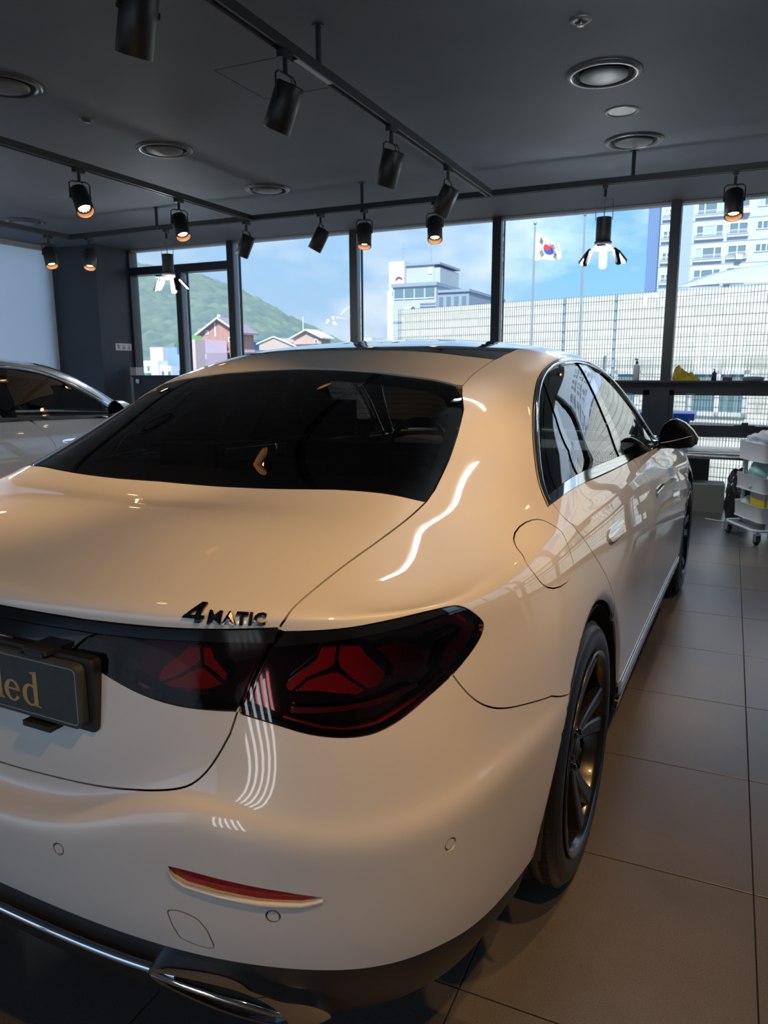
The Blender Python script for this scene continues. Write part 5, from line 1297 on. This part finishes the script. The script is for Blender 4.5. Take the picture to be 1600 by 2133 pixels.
gp(MB().box((-30.6, y-.06, 6.7), (-30.1, y, 7.4)), 'window', win_white); gp(MB().box((-28.5, y+1.12, 10.7), (-28.15, y+1.2, 11.3)), 'window', win_white)
m = MB()
for i in range(12):
    t0 = PI*i/12; t1 = PI*(i+1)/12
    m.tube([(-29.6+.45*math.cos(t0), y-.15, 6.6+.9*math.sin(t0)), (-29.6+.45*math.cos(t1), y-.15, 6.6+.9*math.sin(t1))], .07, 5)
m.cyl((-30.05, y-.15, 4.2), (-30.05, y-.15, 6.6), .07, n=6).cyl((-29.15, y-.15, 4.2), (-29.15, y-.15, 6.6), .07, n=6); gp(m, 'arched_pipe', gy_l)
gp(MB().cyl((-31.6, y+2, 12), (-31.6, y+2, 14.0), .03, n=5).cyl((-31.9, y+2, 13.4), (-31.3, y+2, 13.4), .02, n=5).cyl((-28.9, y+3, 11.7), (-28.9, y+3, 14.0), .03, n=5), 'roof_aerial', gy2)
m = MB()
for i in range(8):
    t0 = PI*(.15+.75*i/8); t1 = PI*(.15+.75*(i+1)/8); m.tube([(-31.45+.36*math.cos(t0), y+.5, 10.1+.36*math.sin(t0)), (-31.45+.36*math.cos(t1), y+.5, 10.1+.36*math.sin(t1))], .06, 5)
gp(m, 'red_roof_emblem', mat('emblem_red', (.5, .05, .07), rough=.6))
o = MB().box((-36.5, 74, -4), (-33.1, 78, 4.1)).box((-36.3, 73.9, 4.1), (-35.2, 77, 4.6)).build('flat_roofed_house', gy_l); tag(o, 'low flat roofed house left of the grey office block', 'building')

# --- brick gabled house, second gabled house, white and blue house (left)
brick_r = mat('brick_red', (.42, .24, .20), rough=.9, noise=(2.2, .12)); roof_v = mat('roof_mauve', (.30, .24, .30), rough=.8); trim_w = mat('eaves_white', (.75, .77, .78), rough=.6)
def gable(name, label, x0, x1, y0, y1, z0, ze, zr, mw, mr, wins, ridge_x=True):
    L = ((x0+x1)/2, y0, z0); t = empty(name, label, 'building', L)
    P = lambda m, n, mm: part(m, n, mm, t, L)
    xm = (x0+x1)/2; m = MB(); m.box((x0, y0, z0), (x1, y1, ze))
    m.add([(x0, y0, ze), (x1, y0, ze), (xm, y0, zr), (x0, y1, ze), (x1, y1, ze), (xm, y1, zr)], [(0, 1, 2), (3, 5, 4)]); P(m, 'gable_wall', mw)
    ov = .35
    for s, xe in ((-1, x0), (1, x1)):
        dz = (zr-ze)/(xm-x0)*ov; e = xe+s*ov
        v = [(e, y0-ov, ze-dz), (xm, y0-ov, zr), (xm, y1+ov, zr), (e, y1+ov, ze-dz)]
        P(MB().add(v+[(a, b, c+.16) for a, b, c in v], [(3, 2, 1, 0), (4, 5, 6, 7), (0, 1, 5, 4), (1, 2, 6, 5), (2, 3, 7, 6), (3, 0, 4, 7)]), 'roof_slope', mr)
        P(MB().tube([(e, y0-ov-.02, ze-dz+.05), (xm, y0-ov-.02, zr+.05)], .09, 4), 'eaves_board', trim_w)
    for a, b, c, d in wins:
        w = P(MB().box((a, y0-.06, c), (b, y0-.01, d)), 'window', trim_w); o = MB().box((a+.08, y0-.09, c+.08), (b-.08, y0-.06, d-.08)).build('pane', far_glass); o.parent = w
    return t, P
t, P = gable('brick_house', 'red brick house with white eaves under the mountain, left window', -42.9, -38.9, 55, 57.2, -4, 4.5, 5.65, brick_r, roof_v, [(-42.4, -42.1, 4.35, 4.75), (-40.0, -39.3, 3.7, 4.1)])
m = MB(); m.add([(-45.3, 54, 2.75), (-39.5, 54, 2.75), (-40.2, 55, 3.75), (-42.6, 55, 4.0), (-44.6, 55, 3.75), (-45.3, 54, -4), (-39.5, 54, -4)], [(0, 1, 2, 3, 4), (5, 6, 1, 0)]); P(m, 'mansard_roof', roof_v)
P(MB().box((-45.4, 54.2, -4), (-39.4, 55, 2.1)), 'lower_wall', brick_r)
for i in range(3): w = P(MB().box((-44.6+1.1*i, 53.93, 2.2), (-43.9+1.1*i, 54.02, 2.65)), 'dormer_window', trim_w)
for i in range(2): P(MB().box((-44.3+2.0*i, 54.1, .5), (-43.6+2.0*i, 54.19, 1.5)), 'window', far_glass)
P(MB().cyl((-41.4, 55, 4.2), (-41.4, 55, 5.7), .06, n=6).sphere((-41.1, 55.2, 5.9), .16), 'roof_vent', trim_w)
P(MB().box((-39.4, 54.4, -4), (-37.0, 56.4, 2.75)), 'side_wing', mat('wing_pale', (.45, .50, .60), rough=.8))
for i in range(4): P(MB().box((-39.2+.55*i, 54.3, 1.4), (-38.85+.55*i, 54.4, 2.3)), 'window', far_glass)
P(MB().box((-39.6, 54.2, 2.75), (-36.8, 56.4, 2.95)), 'wing_roof', roof_v)
t, P = gable('gabled_house', 'pink gabled house with white eaves, right of the mountain window mullion', -46.2, -42.6, 76, 78.2, -4, 4.85, 5.65, mat('house_pink', (.52, .38, .34), rough=.9), trim_w, [(-43.4, -43.0, 4.2, 4.7)])
P(MB().add([(-50.3, 75, 4.25), (-48.2, 75, 4.9), (-45.5, 75, 3.9), (-50.3, 75, -4), (-45.5, 75, -4), (-50.3, 79, 4.25), (-48.2, 79, 4.9), (-45.5, 79, 3.9)], [(3, 4, 2, 1, 0), (0, 1, 6, 5), (1, 2, 7, 6)]), 'annex', mat('annex_beige', (.5, .40, .36), rough=.9))
P(MB().tube([(-50.6, 74.9, 4.2), (-48.2, 74.9, 5.0), (-45.2, 74.9, 3.85)], .10, 4), 'annex_eaves', trim_w)
P(MB().box((-45.5, 75, -4), (-41.5, 76, 4.1)), 'dark_roof', mat('roof_slate', (.10, .11, .13), rough=.8))
P(MB().cyl((-44.9, 76, 5.6), (-44.9, 76, 7.2), .05, n=5), 'aerial', trim_w)
o = MB().box((-43, 81, -4), (-40.4, 83, 3.8)).cyl((-41.6, 82, 3.8), (-41.6, 82, 5.0), .42, n=16).lathe([(.42, 0), (.3, .2), (0, .25)], 16, M=T(-41.6, 82, 5.0)).build('tank_house', mat('tank_cream', (.66, .68, .60), rough=.6)); tag(o, 'small cream building topped by a round tank under the wooded hill', 'building')
L = (-34.8, 40, -4); t = empty('white_block_house', 'white and blue flat roofed houses seen low in the left window', 'building', L)
P = lambda m, n, mm: part(m, n, mm, t, L)
wh = mat('house_white', (.68, .73, .78), rough=.8); bl = mat('house_blue', (.22, .32, .52), rough=.8)
P(MB().box((-36.4, 41, -4), (-35.3, 42.6, 2.85)), 'tall_wall', mat('house_cream', (.66, .66, .60), rough=.8)); P(MB().box((-35.3, 41.5, -4), (-34.5, 42.6, 2.85)).box((-34.5, 41.3, -4), (-34.1, 42.4, 2.35)), 'blue_wall', bl)
P(MB().box((-36.2, 40, -4), (-34.9, 41.0, 1.95)).box((-34.9, 40.2, -4), (-34.0, 41.0, 1.6)), 'white_wall', wh)
for x, z in ((-34.75, .95), (-34.2, .95), (-35.8, 1.3)): P(MB().box((x, 40.1 if x > -34.9 else 39.95, z), (x+.16, 40.22, z+.3)), 'window', far_glass)
P(MB().box((-36.3, 39.6, .75), (-35.5, 39.95, 1.15)), 'green_canopy', mat('canopy_green', (.12, .28, .2), rough=.7))
o = MB().box((-38.2, 47, -4), (-37.3, 48.2, 3.6)).build('pink_chimney_block', mat('block_pink', (.56, .44, .42), rough=.9)); tag(o, 'narrow pink brick block beside the window mullion at left', 'building')
o = MB().box((-80, 100, -4), (-70, 106, 5.6)).add([(-81, 99, 6.6), (-69.5, 99, 5.7), (-69.5, 107, 5.7), (-81, 107, 6.6), (-81, 99, 6.8), (-69.5, 99, 5.9), (-69.5, 107, 5.9), (-81, 107, 6.8)], [(0, 1, 5, 4), (4, 5, 6, 7), (3, 2, 1, 0), (1, 2, 6, 5)]).build('blue_roofed_hall', mat('roof_blue', (.12, .30, .55), rough=.5)); tag(o, 'hall with long blue roof low on the wooded hill', 'building')

# --- wooded mountain
def hill():
    rx = np.array([-620, -460, -379, -355, -321, -291, -259, -242, -231, -213, -190, -160, -100]); rz = np.array([95, 88, 79.5, 72.5, 67, 55.5, 39.5, 32, 27, 19, 12, 7, 2])
    xs = np.arange(-450, -130, 1.5); ys = np.concatenate([np.arange(196, 430, 1.5), np.arange(432, 500, 8)])
    X, Y = np.meshgrid(xs, ys)
    ridge = np.interp(X*420/np.maximum(Y, 300)*1.0, rx, rz)
    k = np.clip((Y-200)/220, 0, 1); k = np.where(Y > 425, 1-.2*((Y-425)/135), k**1.15)
    Z = (ridge-4.5)*k-4
    # crowns: bumps from jittered seeds
    S_ = 4.6; gx = np.floor(X/S_); gy = np.floor(Y/S_); best = np.full(X.shape, 9.0); hgt = np.zeros(X.shape); tone = np.full(X.shape, .5)
    for dx in (-1, 0, 1):
        for dy in (-1, 0, 1):
            cx, cy = gx+dx, gy+dy
            h1 = np.modf(np.abs(np.sin(cx*12.9898+cy*78.233)*43758.5453))[0]; h2 = np.modf(np.abs(np.sin(cx*39.346+cy*11.135)*24634.6345))[0]; h3 = np.modf(np.abs(np.sin(cx*7.1+cy*157.3)*9631.7))[0]
            d = np.hypot(X-(cx+h1)*S_, Y-(cy+h2)*S_)/S_
            v = np.sqrt(np.clip(1-d*d*1.3, 0, 1))*(.55+.75*h3); m_ = v > hgt; hgt = np.where(m_, v, hgt); tone = np.where(m_, h1*.6+h3*.4, tone)
    Z = Z+hgt*4.2*np.clip((Y-192)/20, 0, 1)
    n, mm = X.shape; V = np.stack([X, Y, Z], -1).reshape(-1, 3); I = np.arange(n*mm).reshape(n, mm)
    F = np.stack([I[:-1, :-1], I[:-1, 1:], I[1:, 1:], I[1:, :-1]], -1).reshape(-1, 4)
    me = bpy.data.meshes.new('wooded_mountain'); me.from_pydata(V.tolist(), [], F.tolist()); me.polygons.foreach_set('use_smooth', [True]*len(F)); me.update()
    ca = me.color_attributes.new('crown', 'FLOAT_COLOR', 'POINT'); ca.data.foreach_set('color', np.repeat(np.c_[tone.ravel()], 4, 1).ravel().astype(np.float32))
    m = mat('forest_green', (.10, .19, .13), rough=.95); t = m.node_tree; b = t.nodes['Principled BSDF']; b.inputs['Specular IOR Level'].default_value = .1
    g = t.nodes.new('ShaderNodeNewGeometry'); nn = t.nodes.new('ShaderNodeTexNoise'); nn.inputs['Scale'].default_value = .055; nn.inputs['Detail'].default_value = 8; nn.inputs['Roughness'].default_value = .7
    r = t.nodes.new('ShaderNodeValToRGB'); r.color_ramp.elements[0].position = .36; r.color_ramp.elements[1].position = .68; r.color_ramp.elements[0].color = (.020, .065, .055, 1); r.color_ramp.elements[1].color = (.12, .21, .085, 1)
    t.links.new(g.outputs['Position'], nn.inputs['Vector']); ca_ = t.nodes.new('ShaderNodeVertexColor'); ca_.layer_name = 'crown'; av = t.nodes.new('ShaderNodeMath'); av.operation = 'MULTIPLY_ADD'; av.inputs[1].default_value = .42; sb_ = t.nodes.new('ShaderNodeMath'); sb_.operation = 'MULTIPLY'; sb_.inputs[1].default_value = .6
    t.links.new(nn.outputs['Fac'], sb_.inputs[0]); t.links.new(ca_.outputs['Color'], av.inputs[0]); t.links.new(sb_.outputs[0], av.inputs[2]); t.links.new(av.outputs[0], r.inputs[0]); t.links.new(r.outputs[0], b.inputs['Base Color'])
    me.materials.append(m); o = inst('wooded_mountain', me); tag(o, 'wooded green mountain beyond the houses, left windows', 'mountain', kind='stuff')
hill()
# aerial haze between the town and the mountain
hz = bpy.data.materials.new('aerial_haze'); hz.use_nodes = True; ht = hz.node_tree; ht.nodes.clear()
ho = ht.nodes.new('ShaderNodeOutputMaterial'); hv = ht.nodes.new('ShaderNodeVolumeScatter'); hv.inputs['Color'].default_value = (.55, .80, 1, 1); hv.inputs['Density'].default_value = .0095
ht.links.new(hv.outputs[0], ho.inputs['Volume'])
o = MB().box((-420, 112, -3.9), (-40, 184, 62)).build('valley_haze', hz); tag(o, 'thin blue haze in front of the wooded mountain', 'haze', kind='stuff')
# loose trees in front of the mountain
tree_m = [mat('tree_green_a', (.13, .25, .08), rough=.95, noise=(1.2, .3)), mat('tree_green_b', (.07, .17, .09), rough=.95, noise=(1.2, .3))]; bark = mat('bark', (.10, .07, .05), rough=.9)
def tree(x, y, z0, h, r, k, label):
    t = empty('leafy_tree', label, 'tree', (x, y, z0), 0, 'trees between the houses and the mountain')
    MB().cyl((0, 0, 0), (0, 0, h*.6), .35, .2, n=8).build('trunk', bark, t)
    m = MB(); rr = random.Random(int(x*10))
    for i in range(26):
        a = rr.uniform(0, 2*PI); d = r*rr.uniform(.1, .8); zz = h*rr.uniform(.45, .95); s = r*rr.uniform(.28, .48)*(1.15-.5*abs(zz/h-.65))
        m.sphere((d*math.cos(a), d*math.sin(a), zz), s, 9, 6, scale=(1, 1, .85))
    o = m.build('foliage', tree_m[k], t)
    d_ = bpy.data.textures.get('leaf') or bpy.data.textures.new('leaf', 'CLOUDS'); d_.noise_scale = .7
    s_ = o.modifiers.new('sub', 'SUBSURF'); s_.levels = s_.render_levels = 1; dm = o.modifiers.new('leafy', 'DISPLACE'); dm.texture = d_; dm.strength = .8; dm.mid_level = .5
for i, (x, y, h, r, k) in enumerate(((-56.5, 72, 9.5, 4.0, 0), (-64, 84, 8.0, 4.2, 1), (-70, 90, 9, 5, 1), (-53, 95, 8.2, 4.2, 1), (-43, 99, 8.6, 4.0, 0), (-60, 103, 9, 5, 1))):
    tree(x, y, -4, h, r, k, ['bright green leafy tree behind the brick house', 'dark leafy tree at the foot of the mountain, leftmost', 'dark leafy tree left of the brick house', 'dark leafy tree behind the pink gabled house', 'bright green leafy tree right of the pink gabled house', 'dark leafy tree behind the brick house roof'][i])

# ------------------------------------------------------------------ THINGS NEAR THE WINDOW
enamel = mat('trolley_white', (.66, .67, .68), rough=.35); rubber = mat('caster_rubber', (.015, .015, .016), rough=.5); steel = mat('steel', (.55, .55, .56), rough=.28, metal=1.0)
tr = empty('tiered_trolley', 'white three tier metal trolley on casters at the right edge', 'trolley', (.345, 6.645, 0), math.radians(26.6))
hx, hy = .175, .225
for z0, z1 in ((.64, .78), (.40, .52), (.17, .29)):
    m = MB(); m.rbox((-hx, -hy, z0), (hx, hy, z0+.006), .05, seg=5)
    ring = []
    for cx, cy, a0 in ((hx-.05, hy-.05, 0), (-hx+.05, hy-.05, 90), (-hx+.05, -hy+.05, 180), (hx-.05, -hy+.05, 270)):
        for i in range(6): a = math.radians(a0+18*i); ring.append((cx, cy, math.cos(a), math.sin(a)))
    V = []
    for (rad, z) in ((.044, z0), (.05, z1), (.054, z1+.004), (.048, z1+.004), (.046, z1-.002), (.040, z0+.006)):
        V += [(cx+rad*c, cy+rad*s, z) for cx, cy, c, s in ring]
    n = len(ring); m.add(V, [[j*n+i, j*n+(i+1) % n, (j+1)*n+(i+1) % n, (j+1)*n+i] for j in range(5) for i in range(n)], 0, True)
    m.build('trolley_tray', enamel, tr)
for x in (-hx+.07, hx-.07):
    for y in (-hy+.02, hy-.02): MB().box((x-.012, y-.006, .11), (x+.012, y+.006, .77)).build('trolley_post', enamel, tr)
MB().tube([(-hx-.02, -hy-.02, .115), (hx+.02, -hy-.02, .115), (hx+.045, -hy+.02, .115), (hx+.045, hy-.02, .115), (hx+.02, hy+.02, .115), (-hx-.02, hy+.02, .115), (-hx-.045, hy-.02, .115), (-hx-.045, -hy+.02, .115)], .011, 8, closed=True).build('base_rail', enamel, tr)
MB().rbox((-hx-.03, -hy-.01, .108), (hx+.03, hy+.01, .114), .04).build('base_shelf', mat('shelf_grey', (.18, .19, .2), rough=.5), tr)
for x in (-hx-.01, hx+.01):
    for y in (-hy, hy):
        c = MB().cyl((x, y, .085), (x, y, .11), .014, n=12).box((x-.022, y-.01, .03), (x-.017, y+.03, .09)).box((x+.017, y-.01, .03), (x+.022, y+.03, .09)).box((x-.022, y-.012, .083), (x+.022, y+.03, .089)).build('caster', steel, tr)
        MB().lathe([(.012, -.014), (.030, -.014), (.0365, -.009), (.0365, .009), (.030, .014), (.012, .014)], 20, M=T(x, y+.018, .0367) @ Matrix.Rotation(PI/2, 4, 'Y')).build('caster_wheel', rubber, c)
TM = Matrix.Translation(tr.location) @ Matrix.Rotation(math.radians(26.6), 4, 'Z')
def blob(name, m_, label, cat, c, size, seed, amp=.25, n=28, mm=18, group=None, flat=True, box=1.0):
    """crumpled soft thing: displaced ellipsoid with a flat foot"""
    r = np.random.default_rng(seed); ph = r.uniform(0, 6.28, (10, 3)); fr = r.uniform(1.5, 6.0, (10, 3)); V = []
    for j in range(mm+1):
        p = PI*j/mm
        for i in range(n):
            t = 2*PI*i/n; d = np.array([math.sin(p)*math.cos(t), math.sin(p)*math.sin(t), math.cos(p)])
            d = np.sign(d)*np.abs(d)**box
            k = 1+amp*sum(abs(math.sin((fr[q]*d).sum()+ph[q, 0]))-.6 for q in range(10))/4.0
            v = d*k*np.array(size)/2
            if flat: v[2] = max(v[2], -size[2]/2*.8)
            V.append((v[0], v[1], v[2]+size[2]/2*.8))
    m = MB(); m.add(V, [[j*n+i, (j+1)*n+i, (j+1)*n+(i+1) % n, j*n+(i+1) % n] for j in range(mm) for i in range(n)], 0, True)
    o = m.build(name, m_); o.location = c; return tag(o, label, cat, group)
blob('plastic_bag', mat('bag_white', (.62, .66, .72), rough=.35, coat=.3), 'crumpled white plastic bag on the top tray of the white trolley', 'bag', TM @ Vector((-.02, .09, .648)), (.25, .21, .22), 3, amp=.55, n=48, mm=36, box=.85)
o = MB().rbox((-.06, -.08, 0), (.06, .08, .145), .008).build('black_case', matt_dark); o.matrix_world = TM @ T(.07, -.125, .6465); tag(o, 'small black case on the top tray of the white trolley', 'case')
blob('microfibre_cloths', mat('cloth_mint', (.30, .50, .47), rough=.9, bump=(60, .3)), 'heap of mint green cloths on the middle tray of the white trolley', 'cloth', TM @ Vector((-.005, .04, .406)), (.25, .33, .235), 5, amp=.3, n=48, mm=36, box=.65)
blob('white_cloth', mat('cloth_white', (.68, .70, .74), rough=.9), 'white cloth in front of the mint cloths on the middle trolley tray', 'cloth', TM @ Vector((-.03, -.175, .406)), (.2, .06, .17), 8)
gb_ = empty('glove_box', 'yellow and grey carton on the bottom tray of the white trolley', 'carton', TM @ Vector((-.02, -.06, .1765)), math.radians(32))
MB().box((-.11, -.09, 0), (.11, .09, .165)).build('carton_body', mat('carton_yellow', (.62, .48, .03), rough=.5), gb_)
MB().box((-.112, -.092, .165), (.112, .092, .215)).build('carton_top', mat('carton_grey', (.42, .40, .35), rough=.5), gb_)
for x in (-.05, .06): MB().box((x-.006, -.0935, .175), (x+.006, -.092, .20)).build('carton_print', matt_dark, gb_)
blob('clear_bag', mat('bag_green', (.55, .66, .58), rough=.3), 'pale green plastic bag at the back of the bottom trolley tray', 'bag', TM @ Vector((-.07, .15, .1765)), (.14, .10, .17), 11)
# low stainless bench along the windows
tb = empty('steel_bench', 'low stainless steel bench along the window wall', 'bench', (-.45, 7.78, 0))
MB().box((-1.0, -.24, .585), (.66, .26, .60)).build('bench_top', steel, tb); MB().cyl((-1.0, -.24, .555), (.66, -.24, .555), .028, n=14).build('front_rail', steel, tb)
for x in (-.95, .635):
    for y in (-.2, .22): MB().cyl((x, y, 0), (x, y, .585), .02, n=10).build('leg', steel, tb)
# blue crate on bench and things under it
o = MB().rbox((-.98, 7.45, .6005), (-.36, 7.74, .64), .01).rbox((-.95, 7.47, .64), (-.39, 7.72, .70), .01).build('blue_tray', mat('blue_plastic', (.03, .16, .62), rough=.4)); tag(o, 'bright blue plastic tray on the steel bench behind the wing mirror', 'tray')
o = MB().box((-.98, 8.75, .80), (-.33, 9.3, .875)).box((-.95, 8.8, -4), (-.88, 8.9, .80)).box((-.45, 8.8, -4), (-.38, 8.9, .80)).build('blue_awning', mat('blue_plastic', (.03, .16, .62))); tag(o, 'bright blue awning roof outside the opening window', 'awning')
card = mat('cardboard_grey', (.20, .19, .165), rough=.8)
o = empty('cardboard_box', 'plain grey cardboard box on the floor under the steel bench', 'box', (-.30, 7.66, 0), .06)
MB().box((-.32, 0, 0), (.325, .27, .268)).build('box_body', card, o); MB().box((-.322, -.002, .268), (.0, .272, .272)).box((.003, -.002, .268), (.327, .272, .272)).build('box_flap', mat('cardboard_top_lit', (.38, .37, .34), rough=.8), o)  # flaps coloured paler than the body: window light painted onto the top
o = MB().rbox((-.62, 7.97, 0), (-.13, 8.03, .50), .01).build('brown_board', mat('board_brown', (.07, .06, .055), rough=.7)); tag(o, 'dark brown board leaning behind the cardboard box', 'board')
blob('rubbish_bag', mat('bag_black', (.012, .012, .014), rough=.22, coat=.5), 'black rubbish bag standing right of the cardboard box', 'bag', (.14, 7.395, 0), (.20, .22, .50), 21, amp=.22, n=48, mm=40, box=.62)
o = MB().tube([(-.12, 7.33, .006), (-.02, 7.26, .006), (.10, 7.23, .006), (.22, 7.22, .006), (.40, 7.2, .006)], .006, 6).build('power_cable', enamel); tag(o, 'white cable on the floor in front of the rubbish bag', 'cable')
# sill things
def crumpled_cloth(c):
    n, k = 44, 22; V = []; r = random.Random(5)
    for i in range(n+1):
        f = i/n; x = -.118+.236*f
        h = np.interp(f, [0, .04, .14, .30, .42, .52, .64, .8, .93, 1], [.012, .095, .125, .108, .088, .060, .072, .056, .030, .006])
        w = np.interp(f, [0, .1, .4, .75, 1], [.02, .046, .052, .058, .02])
        for j in range(k+1):
            t = PI*j/k; fold = 1+.13*math.sin(5*t+9*f)+.09*math.sin(11*t-14*f+1)+.05*math.sin(23*t+31*f)
            V.append((x+.010*math.sin(4*t+13*f), -w*math.cos(t)*fold, max(0, h*math.sin(t)**.8*fold)))
    m = MB(); m.add(V, [[i*(k+1)+j, (i+1)*(k+1)+j, (i+1)*(k+1)+j+1, i*(k+1)+j+1] for i in range(n) for j in range(k)], 0, True)
    o = m.build('yellow_cloth', mat('cloth_yellow', (.46, .34, .03), rough=.95, noise=(14, .35), bump=(90, .4))); o.location = c
    tag(o, 'crumpled yellow cloth on the window sill above the wing mirror', 'cloth')
crumpled_cloth((-.40, 7.99, 1.24))
def bottle(x, body, label, h, r, liquid):
    t = empty('pump_bottle', label, 'bottle', (x, 7.99, 1.24))
    MB().lathe([(0, 0), (r, 0), (r, h*.62), (r*.9, h*.68), (r*.35, h*.74), (r*.35, h*.78), (0, h*.78)], 20).build('bottle_body', body, t)
    MB().lathe([(r*.42, h*.76), (r*.42, h*.86), (0, h*.86)], 14).cyl((0, 0, h*.86), (0, 0, h*.97), r*.15, n=8).box((-r*.8, -r*.22, h*.94), (r*.25, r*.22, h)).build('pump_head', liquid, t)
bottle(-.868, mat('clear_plastic', (.75, .78, .78), rough=.1, coat=.5), 'clear pump bottle with black pump on the sill, left of the mullion', .215, .030, lamp_black)
bottle(-.150, mat('bottle_navy', (.03, .05, .09), rough=.3), 'small dark bottle with pump on the sill beside the yellow cloth', .11, .022, lamp_black)
MB().box((-.185, 7.96, 1.24), (-.115, 8.02, 1.2405))
o = MB().rbox((-.075, 7.95, 1.24), (.012, 8.03, 1.272), .006).build('navy_box', mat('box_navy', (.02, .04, .10), rough=.5)); tag(o, 'low navy box on the window sill right of the small bottle', 'box')
o = MB().lathe([(0, 0), (.085, 0), (.10, .02), (.092, .034), (.05, .04), (0, .042)], 28).build('grey_pouch', mat('pouch_grey', (.22, .25, .27), rough=.4)); o.location = (.19, 7.975, 1.24); tag(o, 'flat grey pouch on the sill at the right edge', 'pouch')
# left corner: grey cabinet frame and dark panel at the window
o = MB().box((-7.36, 7.88, 0), (-7.26, 8.02, 1.40)).box((-7.26, 7.9, 0), (-7.19, 7.98, 1.30)).build('aluminium_stand', mat('stand_grey', (.50, .51, .50), rough=.4)); tag(o, 'pale grey upright stand in the left corner by the window', 'stand')
o = empty('dark_cabinet', 'black cabinet below the left window, just above the car roof', 'cabinet', (-6.62, 7.86, 0))
MB().box((-.54, -.15, 0), (.5, .15, 1.27)).build('cabinet_body', frame_black, o); MB().box((-.55, -.17, 1.27), (.51, .16, 1.295)).build('cabinet_top', lamp_black, o)
MB().cyl((-.45, -.17, 1.22), (-.45, -.155, 1.22), .03, n=14).build('cabinet_lock', steel, o)
